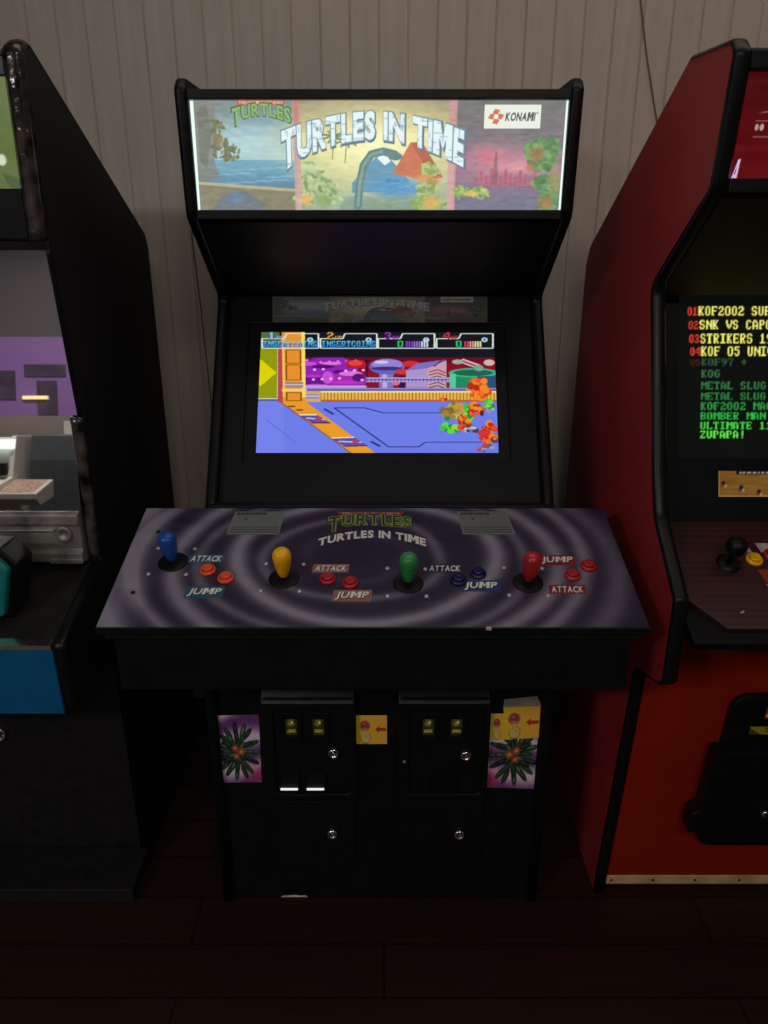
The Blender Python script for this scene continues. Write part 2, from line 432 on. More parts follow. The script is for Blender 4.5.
    def mottle(s, amp, n=30):
        g = rng.normal(0, 1, (n, n)); yi = np.linspace(0, n - 1.001, s.H); xi = np.linspace(0, n - 1.001, s.W)
        y0 = yi.astype(int); x0 = xi.astype(int); fy = (yi - y0)[:, None]; fx = (xi - x0)[None]
        q = g[y0][:, x0] * (1 - fy) * (1 - fx) + g[y0 + 1][:, x0] * fy * (1 - fx) + g[y0][:, x0 + 1] * (1 - fy) * fx + g[y0 + 1][:, x0 + 1] * fy * fx
        s.a = np.clip(s.a + (q * amp)[..., None], 0, 255)
    def blur(s, n):
        for _ in range(n):
            p = np.pad(s.a, ((1, 1), (1, 1), (0, 0)), 'edge')
            s.a = (p[:-2, 1:-1] + p[2:, 1:-1] + p[1:-1, :-2] + p[1:-1, 2:] + 2 * p[1:-1, 1:-1]) / 6
    def pixels(s):
        a = s.a.reshape(s.H // 2, 2, s.W // 2, 2, 3).mean((1, 3)); return s2l(np.clip(a, 0, 255))

def art_obj(name, art, corners, m, parent, gain=1.0, label=None):
    """one quad-grid sheet whose vertex colours carry the drawn picture; corners TL, TR, BL, BR in room coordinates"""
    px = art.pixels() if isinstance(art, Art) else art
    H, W = px.shape[:2]; org = np.array(world_origin(parent))
    tl, tr, bl, br = [np.array(c, float) - org for c in corners]
    u = np.linspace(0, 1, W)[None, :, None]; v = np.linspace(0, 1, H)[:, None, None]
    co = (tl * (1 - u) + tr * u) * (1 - v) + (bl * (1 - u) + br * u) * v
    i = np.arange(H * W).reshape(H, W)
    q = np.stack([i[1:, :-1], i[1:, 1:], i[:-1, 1:], i[:-1, :-1]], -1).reshape(-1, 4)
    me = bpy.data.meshes.new(name)
    me.vertices.add(H * W); me.vertices.foreach_set('co', co.reshape(-1).astype(np.float32))
    me.loops.add(q.size); me.loops.foreach_set('vertex_index', q.reshape(-1).astype(np.int32))
    me.polygons.add(len(q)); me.polygons.foreach_set('loop_start', (np.arange(len(q)) * 4).astype(np.int32))
    me.update(calc_edges=True)
    at = me.color_attributes.new('art', 'FLOAT_COLOR', 'POINT')
    at.data.foreach_set('color', np.concatenate([px * gain, np.ones((H, W, 1))], -1).reshape(-1).astype(np.float32))
    return finish(name, me, m, parent, None, label=label)

def plane_matrix(p0, d, n):
    """local x = room x, local y = d, local z = n"""
    m = Matrix.Identity(4); m.col[0] = Vector((1, 0, 0, 0)); m.col[1] = Vector((*d, 0)); m.col[2] = Vector((*n, 0)); m.col[3] = Vector((*p0, 1))
    return m

# ---------- the marquee picture (seaside, sunrise and skyline scenery; drawn in picture units)
def foliage(A, pts, col, hi, n=26, r=3.0, seed=1):
    g = np.random.default_rng(seed)
    for (cx, cy, rx, ry) in pts:
        for _ in range(n):
            a = g.uniform(0, 6.28); q = g.uniform(0, 1) ** .5
            x, y = cx + rx * q * math.cos(a), cy + ry * q * math.sin(a); t = g.uniform(0, 1)
            c = np.array(col) * (1 - t) + np.array(hi) * t
            A.ell(x, y, r * g.uniform(.6, 1.3), r * g.uniform(.3, .6), c, .85, rot=g.uniform(0, 3.1))

def marquee_art(W, H):
    A = Art(W, H, 193, 568, 98, 211, (110, 105, 98))
    A.grad(98, 160, (112, 122, 124), (160, 188, 192), 193, 296)
    A.ell(245, 142, 45, 16, (176, 202, 206), .8, .8); A.ell(250, 130, 22, 4, (150, 180, 196), .7, .5); A.ell(262, 121, 26, 3, (120, 150, 170), .6, .5)
    A.grad(159, 186, (112, 158, 182), (84, 122, 150), 193, 296)
    for k in range(16):
        x = 197 + (k * 37) % 95; y = 162 + (k * 7) % 22; A.ell(x, y, 9, .9, (140, 178, 196), .6)
    A.poly([(193, 98), (216, 98), (213, 120), (216, 140), (211, 160), (216, 178), (193, 182)], (124, 118, 112), .85)
    A.poly([(196, 110), (206, 104), (210, 130), (203, 168), (196, 160)], (104, 102, 92), .7)
    A.poly([(193, 181), (296, 188), (296, 211), (193, 211)], (128, 118, 96)); A.line([(193, 182), (300, 190)], 3, (176, 166, 132))
    A.poly([(205, 211), (215, 195), (240, 190), (262, 203), (258, 211)], (104, 108, 122), .9); A.ell(231, 197, 8, 6, (92, 120, 156), .8, .4)
    foliage(A, [(215, 128, 7, 9), (219, 148, 9, 14), (228, 152, 9, 8)], (96, 92, 66), (122, 120, 84), 22, 3.5, 3)
    A.ell(217, 140, 4, 6, (150, 116, 84), .7, .5)
    # centre: sunrise
    A.grad(98, 132, (132, 116, 100), (190, 170, 120), 296, 456); A.grad(132, 211, (214, 200, 140), (150, 160, 140), 296, 456)
    A.ell(375, 140, 62, 34, (236, 222, 150), .9, .9); A.ell(378, 146, 36, 22, (248, 240, 190), .8, .9)
    A.poly([(352, 182), (372, 160), (384, 150), (394, 160), (410, 178), (416, 190), (352, 192)], (86, 132, 168), .9)
    A.poly([(378, 157), (384, 150), (392, 160), (386, 164)], (225, 232, 232)); A.ell(398, 187, 26, 10, (86, 140, 190), .9, .4)
    A.poly([(394, 172), (412, 141), (424, 141), (446, 176), (430, 180)], (196, 104, 78)); A.poly([(412, 141), (424, 141), (446, 176), (432, 172)], (168, 84, 66), .7)
    for k in range(18):
        x = 390 + (k * 13) % 40; A.ell(x, 180 + (k * 5) % 16, 4, 2, (110, 164, 204) if k % 2 else (70, 118, 170), .8)
    A.grad(196, 211, (126, 150, 136), (112, 128, 116), 340, 420, .7)
    # long-necked silhouette of the valley's arching rock
    pr = [(358, 206), (360, 182), (364, 164), (372, 153), (384, 150), (396, 153)]
    A.line(pr, 8, (92, 122, 128)); [A.ell(x, y, 4, 4, (92, 122, 128)) for x, y in pr]; A.ell(397, 155, 7, 4, (92, 122, 128)); A.line(pr[:-1], 3, (140, 156, 140), .8)
    # palms
    for (x, y) in ((334, 134), (347, 138)):
        A.line([(x, y), (x - 2, y + 24)], 1.2, (150, 140, 100))
        for a in range(0, 360, 40): A.line([(x, y), (x + 13 * math.cos(R(a)), y + 7 * math.sin(R(a)) + 2)], 1.8, (112, 128, 84))
    # flowering shrubs in the foreground
    foliage(A, [(309, 170, 11, 9), (316, 184, 14, 13), (331, 192, 14, 13), (303, 197, 10, 11)], (112, 132, 88), (196, 210, 150), 34, 4, 5)
    A.ell(304, 199, 6, 6, (214, 164, 88), .9, .3); A.ell(322, 200, 9, 6, (136, 156, 96), .8, .4); A.ell(308, 166, 10, 4, (206, 214, 166), .7, .5)
    foliage(A, [(432, 168, 9, 5), (430, 186, 10, 10), (424, 203, 10, 6), (440, 203, 8, 6)], (108, 136, 78), (190, 196, 120), 34, 4, 6)
    A.ell(426, 177, 8, 4, (206, 140, 84), .85, .4); A.ell(434, 203, 9, 7, (214, 160, 80), .85, .4); A.ell(437, 180, 6, 3, (200, 128, 78), .8, .4)
    # stone pillars
    A.grad(98, 211, (196, 120, 118), (206, 160, 158), 293, 299, .8); A.grad(98, 150, (196, 96, 92), (206, 140, 138), 295, 297, .8)
    A.grad(98, 211, (196, 132, 140), (214, 150, 158), 451, 459, .85)
    # dusk skyline
    A.grad(98, 150, (110, 104, 102), (120, 102, 116), 459, 568); A.grad(150, 211, (150, 104, 130), (112, 104, 128), 459, 568)
    A.ell(508, 162, 36, 15, (204, 126, 142), .8, .9); A.ell(492, 154, 12, 8, (206, 110, 124), .7, .7); A.ell(530, 166, 24, 5, (226, 148, 158), .7, .6)
    for k, x in enumerate(range(479, 542, 5)):
        h = 6 + (k * 7) % 11; A.rect(x, x + 3.6, 183 - h, 186, (176, 82, 108), .8); A.rect(x + .5, x + 2.5, 186, 190 + (k * 3) % 6, (150, 84, 116), .6)
    A.poly([(496, 184), (499, 150), (501, 150), (503, 184)], (134, 92, 96), .8); A.grad(188, 211, (118, 104, 132), (108, 104, 124), 459, 540, .6)
    foliage(A, [(467, 191, 10, 5), (484, 192, 10, 5)], (98, 146, 92), (196, 196, 90), 22, 3.5, 8); A.ell(476, 193, 8, 3, (222, 176, 84), .8, .3)
    foliage(A, [(541, 148, 12, 11), (546, 160, 12, 10), (556, 150, 9, 12), (553, 184, 12, 10), (556, 200, 11, 10)], (72, 104, 66), (122, 158, 96), 44, 5, 9)
    A.ell(541, 153, 7, 7, (168, 104, 74), .75, .4); A.ell(536, 166, 5, 4, (176, 108, 76), .8, .4); A.ell(562, 178, 7, 12, (156, 132, 84), .7, .4); A.ell(554, 202, 7, 6, (190, 104, 74), .7, .4)
    A.mottle(5, 60); A.blur(2)
    # small green wordmark with its red ribbon
    A.poly([(235, 100), (287, 99), (284, 105), (238, 106)], (176, 96, 78))
    A.label('TEENAGE MUTANT NINJA', 239, 283, 101, 104.6, (232, 206, 170), .01)
    w = lambda e: (lambda u, v: (231.5 - e + u * (59 + 2 * e), (123 - 8 * np.sin(np.pi * u) + 4 * (u < .13) * (1 - v)) + e - v * (15 + 2 * e - 3 * np.sin(np.pi * u))))
    A.text('TURTLES', w(1.2), (66, 84, 60), .06); A.text('TURTLES', w(0), (130, 172, 92), .025)
    # stone title on an arc
    def arc(e, dx=0, dy=0):
        def f(u, v):
            q = (2 * u - 1) ** 2; base = 138 + 28 * q ** .9 + (4 * np.clip(.09 - u, 0, 1) * 20); top = 110.5 + 19 * q ** .9
            return 281 - e + u * (185 + 2 * e) + dx, base + e + dy + (top - base - 2 * e) * v
        return f
    A.text('TURTLES IN TIME', arc(2.4, .8, 1), (92, 106, 122), .085); A.text('TURTLES IN TIME', arc(1.6), (112, 134, 154), .075)
    b = A.a.copy(); A.text('TURTLES IN TIME', arc(.4), (222, 232, 236), .05)
    m = np.abs(A.a - b).sum(2) > 60; g = np.random.default_rng(2)
    for k in range(230):
        x, y = g.uniform(282, 466), g.uniform(112, 168); wdt, hgt = (g.uniform(3, 8), .8) if k % 2 else (.8, g.uniform(3, 6))
        w2 = A.win(x, x + wdt, y, y + hgt); mm = m[w2][..., None] * .5; A.a[w2] = A.a[w2] * (1 - mm) + np.array((130, 158, 182)) * mm
    # maker's plate
    A.rect(486, 543, 104.5, 127.5, (226, 226, 216))
    for (x, y) in ((0, 0), (8.6, -.2), (4.3, 4.6), (4.3, -4.6)):
        cx, cy = 493.6 + x, 116 + y
        A.poly([(cx - 4.0, cy + 1.6), (cx - 1.2, cy - 3.0), (cx + 4.0, cy - 1.6), (cx + 1.2, cy + 3.0)], (206, 100, 72))
    A.ell(497.9, 116, 2.3, 2.2, (226, 226, 216)); A.label('KONAMI', 507, 538, 111.8, 120.3, (62, 62, 66), .03, .25); A.ell(539.6, 112.6, .8, .8, (90, 90, 90)); A.a = A.a * .91 + np.array((18, 24, 21))  # last step washes a pale haze into the picture's colours
    A.blur(1)
    return A

# ---------- the game picture
def game_art(W, H):
    A = Art(W, H, 0, 1, 0, 1, (24, 24, 34))
    def P(x, y):
        v = (y - 132) / 306; xl = 85 - 19 * v; return ((x - xl) / (587 + 33 * v), v)
    def poly(pts, c, al=1): A.poly([P(*p) for p in pts], c, al)
    def rect(xa, xb, ya, yb, c, al=1): poly([(xa, ya), (xb, ya), (xb, yb), (xa, yb)], c, al)
    def line(pts, w, c, al=1): A.line([P(*p) for p in pts], w, c, al)
    def ell(x, y, rx, ry, c, al=1, soft=0): u, v = P(x, y); A.ell(u, v, rx / 600, ry / 306, c, al, soft)
    rect(60, 700, 308, 440, (112, 128, 238)); rect(60, 140, 302, 440, (126, 140, 246), .5)
    rect(190, 700, 198, 284, (136, 14, 44)); rect(190, 700, 198, 212, (110, 10, 40))
    # machinery
    ell(230, 240, 60, 42, (120, 20, 150)); ell(260, 232, 70, 36, (150, 34, 186)); ell(300, 256, 52, 24, (168, 40, 176)); ell(222, 262, 36, 20, (104, 14, 140))
    for k, (x, y, rx, ry) in enumerate(((205, 215, 20, 5), (240, 222, 30, 5), (262, 214, 26, 4), (215, 246, 24, 4), (252, 250, 14, 16), (282, 236, 16, 5), (310, 240, 30, 6), (300, 262, 40, 5), (225, 270, 30, 4), (330, 250, 16, 10))):
        ell(x, y, rx, ry, ((206, 80, 222), (90, 10, 120), (226, 120, 230), (190, 50, 200))[k % 4])
    for k in range(16): ell(200 + (k * 41) % 145, 206 + (k * 23) % 68, 4, 3, (240, 190, 245) if k % 3 else (250, 120, 200))
    rect(196, 350, 270, 280, (190, 170, 230)); rect(300, 350, 206, 226, (190, 24, 40)); ell(322, 213, 18, 7, (236, 70, 60)); line([(351, 208), (351, 262)], .006, (40, 10, 40)); ell(351, 208, 6, 4, (40, 10, 40))
    rect(382, 418, 236, 280, (132, 116, 200)); rect(390, 402, 236, 280, (186, 178, 236)); rect(432, 446, 246, 278, (44, 20, 70))
    ell(402, 222, 45, 20, (112, 98, 190)); ell(402, 216, 40, 13, (150, 136, 220)); ell(402, 227, 40, 5, (60, 50, 130)); ell(388, 211, 18, 4, (214, 206, 246))
    ell(462, 215, 22, 8, (216, 44, 48)); ell(440, 235, 16, 7, (220, 50, 60)); ell(425, 262, 10, 8, (240, 110, 120))
    poly([(450, 232), (505, 222), (505, 280), (450, 280)], (176, 150, 206)); poly([(450, 232), (478, 214), (552, 204), (505, 226)], (126, 114, 196)); poly([(505, 226), (552, 206), (552, 280), (505, 280)], (206, 164, 178))
    for k in range(6): line([(508, 236 + k * 8), (530, 230 + k * 8), (550, 238 + k * 8)], .007, (120, 56, 60))
    line([(520, 222), (540, 206)], .008, (70, 60, 130)); rect(350, 560, 250, 262, (186, 170, 220)); rect(350, 560, 254, 257, (110, 90, 170))
    for k in range(22): rect(352 + k * 9.4, 354 + k * 9.4, 252, 262, (90, 70, 150))
    rect(560, 676, 236, 280, (30, 140, 96)); ell(620, 238, 62, 12, (60, 182, 136)); ell(620, 238, 50, 8, (22, 104, 80)); rect(560, 576, 240, 280, (90, 206, 160)); rect(630, 676, 246, 280, (40, 60, 130), .7)
    for dy, c in ((0, (40, 40, 50)), (-2, (226, 196, 196))): line([(588, 208 + dy), (632, 224 + dy)], .034, c)
    line([(590, 207), (628, 221)], .012, (150, 40, 60)); ell(634, 226, 12, 8, (116, 170, 150)); ell(660, 212, 14, 8, (210, 190, 170)); ell(580, 210, 14, 6, (160, 180, 150))
    rect(190, 700, 276, 284, (98, 88, 176)); rect(190, 700, 277, 279, (176, 170, 230))
    # yellow barrier
    rect(190, 700, 284, 310, (238, 186, 74)); rect(190, 700, 284, 288, (250, 232, 150)); rect(190, 700, 306, 311, (190, 90, 70))
    for k in range(53): rect(233 + k * 8.6, 235.6 + k * 8.6, 288, 307, (168, 104, 40))
    rect(192, 234, 284, 311, (226, 170, 90)); rect(196, 230, 292, 303, (150, 140, 200)); rect(196, 230, 296, 298, (220, 214, 240))
    # pillar and side wall
    rect(60, 132, 132, 176, (86, 110, 60)); rect(60, 128, 172, 302, (148, 158, 8)); poly([(60, 200), (86, 205), (123, 238), (84, 270), (60, 272)], (226, 216, 6)); line([(128, 172), (125, 302)], .006, (226, 214, 170)); line([(70, 303), (130, 303)], .008, (230, 226, 210))
    poly([(128, 150), (140, 150), (140, 312), (125, 312)], (190, 70, 84)); rect(138, 196, 132, 312, (238, 152, 40)); rect(187, 196, 132, 300, (250, 226, 110)); rect(138, 144, 150, 300, (252, 196, 90))
    for ya, yb in ((180, 214), (218, 256), (288, 308)):
        c = (128, 70, 24); line([(148, ya), (184, ya), (184, yb), (148, yb), (148, ya)], .006, c); rect(151, 180, ya + 4, yb - 4, (240, 146, 44))
    rect(144, 190, 262, 275, (156, 134, 150)); rect(144, 190, 267, 269, (220, 210, 220)); rect(136, 198, 278, 285, (250, 214, 120))
    # walkway
    poly([(133, 312), (198, 312), (374, 438), (312, 438)], (240, 158, 40))
    for a, b in (((176, 343), (224, 343)), ((258, 400), (318, 398))):
        poly([(a[0], a[1]), (b[0], b[1]), (b[0] + 34, b[1] + 20), (a[0] + 34, a[1] + 20)], (92, 80, 170)); line([a, b], .008, (250, 240, 200)); line([(a[0] + 20, a[1] + 8), (b[0] + 20, b[1] + 12)], .010, (200, 196, 246)); line([(a[0] + 34, a[1] + 20), (b[0] + 34, b[1] + 20)], .008, (90, 30, 60)); ell(b[0] + 4, b[1] + 10, 9, 4, (200, 60, 80))
    line([(133, 312), (312, 438)], .006, (150, 80, 40)); ell(160, 322, 10, 2, (120, 60, 30)); ell(180, 331, 10, 2, (120, 60, 30))
    k = (42, 46, 120)
    line([(268, 326), (345, 326), (392, 338), (545, 338)], .007, k); line([(268, 326), (405, 421), (482, 421), (498, 410), (690, 410)], .007, k)
    line([(242, 328), (266, 342)], .012, k); line([(360, 408), (384, 420)], .012, k); line([(95, 355), (170, 412)], .004, (90, 106, 210))
    # bursts of fire and green smoke at the far side
    g = np.random.default_rng(12)
    def burst(cx, cy, rx, ry, cols, n, r):
        for i in range(n):
            a = g.uniform(0, 6.28); q = g.uniform(0, 1) ** .6; ell(cx + rx * q * math.cos(a), cy + ry * q * math.sin(a), r * g.uniform(.5, 1.3), r * g.uniform(.4, 1.0), cols[i % len(cols)])
    OR, GR = ((232, 84, 24), (246, 140, 40), (190, 40, 30), (250, 110, 40)), ((60, 200, 50), (90, 230, 60), (40, 140, 60), (150, 220, 80))
    burst(560, 376, 22, 8, GR, 16, 8); burst(582, 340, 36, 20, GR, 34, 10); burst(566, 330, 26, 18, ((170, 130, 60), (200, 150, 70), (130, 110, 50)), 28, 9); burst(545, 303, 6, 3, OR, 4, 5)
    burst(636, 278, 26, 30, OR, 44, 9); burst(628, 328, 20, 16, OR + ((60, 40, 60),), 28, 8); burst(660, 322, 12, 14, GR + ((150, 150, 190),), 14, 7); burst(600, 362, 18, 16, OR + ((120, 60, 40),), 22, 8); burst(616, 378, 14, 8, ((120, 120, 160), (60, 60, 90), (190, 190, 220)), 12, 7)
    burst(658, 388, 20, 26, OR + ((220, 50, 50), (90, 60, 70)), 40, 9); burst(650, 424, 24, 8, ((90, 90, 130), (160, 160, 190), (200, 60, 60)), 14, 6)
    # score boxes
    rect(196, 700, 132, 199, (22, 22, 32))
    for i, (x0, c) in enumerate(((88, (150, 190, 235)), (235, (230, 160, 70)), (380, (160, 50, 190)), (527, (206, 40, 60)))):
        w = (224, 238, 226); x1 = x0 + 142
        if i == 0: rect(86, 134, 150, 176, (70, 90, 60)); rect(196, 230, 137, 176, (22, 22, 32))
        line([(x0, 150), (x0 + 56, 150), (x0 + 62, 137), (x1, 137), (x1, 175), (x0, 175), (x0, 149)], .0072, w)
        u, v = P(x0 + 16, 133); A.pix('%d' % (i + 1), u, v, .036, .062, c); u, v = P(x0 + 37, 143); A.pix('UP', u, v, .016, .028, c)
        ell(x0 + 121, 153, 8, 6, (176, 226, 236)); ell(x0 + 121, 153, 3, 3, (60, 90, 110))
        if i < 2:
            u, v = P(x0 + 3, 156); A.pix('INSERT COINS'.replace(' ', ''), u, v, .0212, .052, (90, 196, 236)); A.pix('INSERTCOINS', u + .002, v + .022, .0212, .03, (30, 110, 190))
        else:
            line([(x0 + 51, 157), (x0 + 61, 157), (x0 + 61, 171), (x0 + 51, 171), (x0 + 51, 156)], .0075, (40, 200, 110))
            for q in range(9 if i == 2 else 7):
                cc = ((130, 60, 190), (150, 110, 210), (210, 220, 235))[min(2, q // 3)] if i == 2 else ((216, 60, 90), (236, 150, 130), (236, 222, 150))[min(2, q // 2)]
                rect(x0 + 70 + q * 6.4, x0 + 74.6 + q * 6.4, 157 - (6 if (i == 2 and q > 6) else 0), 172, cc)
    A.blur(1)
    return A

# ---------- printed overlay of the control panel, in metres: x across, y down from the back edge
PW, PD, PC = .45, .332, -.018
def overlay_art(W, H):
    A = Art(W, H, PC - PW, PC + PW, 0, PD, (40, 34, 54))
    cx, cy = -.022, .095
    dx, dy = A.X + .030, (A.Y - .150) / .72; r = np.hypot(dx, dy); w = (1 - dx / np.maximum(r, 1e-6)) / 2
    t = np.zeros_like(r)
    for rr, rl, sg, am in ((.072, .110, .012, .16), (.135, .185, .011, .55), (.233, .237, .016, .95), (.290, .300, .011, .55), (.337, .352, .016, .85), (.392, .425, .014, .75), (.450, .480, .02, .6)):
        q = rr * (1 - w) + rl * w + .006 * np.sin(3 * np.arctan2(dy, dx) + rr * 40); t = np.maximum(t, am * np.exp(-((r - q) / (sg * .85)) ** 2 / 2) + .07 * am * np.exp(-((r - q) / (sg * 2.2)) ** 2 / 2))
    t = np.clip(t * np.where(r < .42, 1, .8) + .02 + np.clip((-.395 - A.X) / .05, 0, 1) * .55, 0, 1)
    A.a = np.array((38, 31, 52)) * (1 - t[..., None]) + np.array((136, 130, 146)) * t[..., None]
    A.mottle(3, 24)
    # wordmarks at the back
    X0 = -.026
    A.poly([(-.092, .012), (.040, .012), (.033, .027), (-.083, .027)], (150, 52, 58)); A.label('TEENAGE MUTANT NINJA', -.082, .031, .0145, .0245, (214, 180, 150), .012)
    w = lambda e: (lambda u, v: (-.106 - e + u * (.158 + 2 * e), .066 - .011 * np.sin(np.pi * u) + .012 * (u < .12) * (1 - v) + e - v * (.036 + 2 * e)))
    A.text('TURTLES', w(.004), (20, 24, 20), .11); A.text('TURTLES', w(.002), (132, 150, 62), .075); A.text('TURTLES', w(0), (30, 40, 26), .0)
    for x in np.linspace(-.1, .05, 8): A.ell(x, .052, .004, .005, (122, 140, 60), .6)
    def arc(e, dy=0):
        def f(u, v):
            q = (2 * u - 1) ** 2; base = .0955 + .026 * q; return -.122 - e + u * (.2 + 2 * e), base + e + dy - v * (.024 + 2 * e)
        return f
    A.text('TURTLES IN TIME', arc(.003), (30, 26, 44), .05); A.text('TURTLES IN TIME', arc(0), (222, 220, 212), .045)
    # button captions: centre x, centre y (from the front edge), width, text, plate colour
    for x, v, wd, s, c in ((-.321, .1757, .056, 'ATTACK', (40, 92, 112)), (-.3075, .0855, .058, 'JUMP', (36, 84, 108)), (-.0945, .1485, .056, 'ATTACK', (150, 104, 96)), (-.0543, .0765, .058, 'JUMP', (150, 100, 92)),
                           (.1081, .1485, .056, 'ATTACK', (40, 42, 70)), (.1675, .1015, .058, 'JUMP', (44, 60, 110)), (.3120, .1711, .058, 'JUMP', (136, 32, 44)), (.3153, .0924, .056, 'ATTACK', (136, 32, 44))):
        y = PD - v; h = .0115 if s == 'ATTACK' else .0145
        A.poly([(x - wd / 2 - .003, y - h), (x + wd / 2 + .005, y - h), (x + wd / 2 + .003, y + h), (x - wd / 2 - .005, y + h)], c)
        sd = .0
        A.label(s, x - wd / 2 + .001, x + wd / 2 + .001, y - h * .72 + .0015, y + h * .72 + .0015, (20, 20, 30), .05, .2); A.label(s, x - wd / 2, x + wd / 2, y - h * .72, y + h * .72, (226, 226, 220), .03, .2)
    return A

def card_art():
    """grey instruction card; its print is too small to read, so only the ruled blocks of print are drawn"""
    A = Art(120, 90, 0, 1, 0, 1, (112, 118, 116))
    g = np.random.default_rng(7); x = .06
    for k in range(9):
        w = g.uniform(.04, .08); A.rect(x, x + w, .05, .15, (56, 60, 58)); x += w + .012
        if x > .6: break
    A.rect(.72, .95, .06, .09, (96, 100, 98)); A.rect(.72, .9, .12, .14, (110, 114, 110))
    for r, y in enumerate((.24, .31, .38, .46, .54)):
        x = .06
        while x < .9:
            w = g.uniform(.03, .12); A.rect(x, min(.94, x + w), y, y + .028, (96, 102, 98), .9); x += w + g.uniform(.015, .06)
    A.ell(.27, .34, .025, .045, (50, 54, 54))
    for y in (.66, .76, .86): A.rect(.05, .95, y, y + .045, (52, 56, 54), .85); A.rect(.1, .9, y + .015, y + .03, (130, 134, 130), .5)
    return A

def swirl_sheet(flip):
    """glossy purple swirl sheet printed with a leafy orange-flowered branch"""
    A = Art(90, 134, 0, 1, 0, 1.5, (120, 80, 130))
    X = 1 - A.X if flip else A.X
    k = .5 + .5 * np.sin((A.Y * 1.0 + X * .32 + .12 * np.sin(3 * X + A.Y * 2)) * 10.5 + .4); k = k ** 1.3
    A.a = np.array((110, 60, 124)) * (1 - k[..., None]) + np.array((240, 214, 232)) * k[..., None]
    f = (lambda x: 1 - x) if flip else (lambda x: x); q = -1 if flip else 1
    A.ell(f(.92), 1.32, .22, .2, (206, 60, 120), .7, .8)
    g = np.random.default_rng(21)
    for ring_, n, ln in ((.36, 15, .17), (.25, 12, .15), (.14, 9, .11)):
        for i in range(n):
            a = 2 * math.pi * (i + .5 * g.uniform(-.4, .4)) / n; x, y = .48 + ring_ * math.cos(a), .80 + ring_ * 1.35 * math.sin(a)
            A.ell(f(x), y, ln, .055, (20, 44, 32) if i % 2 else (36, 68, 44), .96, .12, q * a); A.ell(f(x), y - .012, ln * .6, .014, (150, 176, 124) if i % 4 == 0 else (74, 112, 74), .8, .3, q * a)
    for x, y, r in ((.42, .72, .08), (.56, .80, .09), (.44, .90, .07)):
        for a in range(0, 360, 60): A.ell(f(x + r * .6 * math.cos(R(a))), y + r * .6 * math.sin(R(a)), r * .45, r * .45, (176, 84, 46), .95, .2)
        A.ell(f(x), y, r * .4, r * .4, (226, 160, 90))
    A.mottle(5, 24)
    return A

def push_label():
    """yellow sticker: a hand pressing a round button, red arrow"""
    A = Art(64, 56, 0, 1, 0, .9, (236, 200, 50))
    A.a = np.array((238, 206, 52)) * (1 - A.X[..., None]) + np.array((250, 184, 74)) * A.X[..., None]
    A.ell(.30, .33, .17, .17, (190, 110, 96)); A.ell(.30, .33, .125, .12, (170, 62, 84)); A.ell(.28, .28, .05, .03, (206, 120, 120)); A.ell(.30, .42, .09, .03, (226, 180, 120), .7)
    skin, ink = (232, 200, 128), (128, 84, 40)
    hand = [(.285, .44), (.325, .44), (.335, .58), (.38, .56), (.43, .60), (.47, .63), (.46, .74), (.40, .86), (.24, .86), (.18, .72), (.19, .62), (.27, .66)]
    A.poly([(x + (x - .32) * .12, y + (y - .66) * .10) for x, y in hand], ink); A.poly(hand, skin)
    A.line([(.35, .62), (.36, .70)], .014, ink); A.line([(.41, .64), (.41, .72)], .014, ink)
    A.poly([(.62, .44), (.74, .33), (.74, .39), (.97, .39), (.97, .49), (.74, .49), (.74, .55)], (196, 56, 40))
    A.rect(0, 1, 0, .03, (236, 206, 110), .7)
    return A

# ================================================================== the room
def struct(name, bm, m, **k):
    o = obj(name, bm, m, **k); o['kind'] = 'structure'; return o
WY = 2.10
RX0, RX1, RY0, RZ = -3.6, 2.6, -3.0, 2.7
struct('floor', box(BM(), RX0, RX1, RY0, WY + .1, -.05, 0), M['floor'])
struct('ceiling', box(BM(), RX0, RX1, RY0, WY + .1, RZ, RZ + .05), M['ceiling'])
struct('wall_left', box(BM(), RX0 - .06, RX0, RY0, WY + .1, 0, RZ), M['side_wall'])
struct('wall_right', box(BM(), RX1, RX1 + .06, RY0, WY + .1, 0, RZ), M['side_wall'])
struct('wall_front', box(BM(), RX0, RX1, RY0 - .06, RY0, 0, RZ), opposite_wall_mat())
# board wall with a narrow groove every 69 mm
bm = BM(); pitch, x, pts = .0691, -.772, []
while x > RX0: x -= pitch
x += pitch; pts = [(RX0, 0)]
while x < RX1 - .02:
    pts += [(x - .003, 0), (x - .0008, .004), (x + .0008, .004), (x + .003, 0)]; x += pitch
pts.append((RX1, 0))
lo = [bm.verts.new((a, WY + d, 0)) for a, d in pts]; hi = [bm.verts.new((a, WY + d, RZ)) for a, d in pts]
for k in range(len(pts) - 1): bm.faces.new((lo[k], lo[k + 1], hi[k + 1], hi[k]))
b0 = [bm.verts.new((a, WY + .08, z)) for a, z in ((RX0, 0), (RX1, 0), (RX1, RZ), (RX0, RZ))]; bm.faces.new(b0)
struct('wall_back', bm, M['boards'])

c = obj('wall_cable', tube(BM(), [(.575, WY - .003, 2.0), (.597, WY - .003, 1.91), (.624, WY - .003, 1.80), (.655, WY - .003, 1.695), (.70, WY - .003, 1.55), (.74, WY - .003, 1.38), (.76, WY - .003, 1.1), (.77, WY - .003, .6), (.77, WY - .003, .1)], .0017), M['cable'], smooth=True)
tag(c, 'thin grey cable running down the board wall behind the red cabinet', 'cable')
c = obj('wall_cable', tube(BM(), [(-.465, WY - .003, 1.47), (-.482, WY - .003, 1.43), (-.4926, WY - .003, 1.396), (-.484, WY - .003, 1.2), (-.4777, WY - .003, .965), (-.475, WY - .003, .5), (-.47, WY - .003, .1)], .0016), M['cable'], smooth=True)
tag(c, 'thin grey cable on the wall between the black cabinet and the four-player cabinet', 'cable')

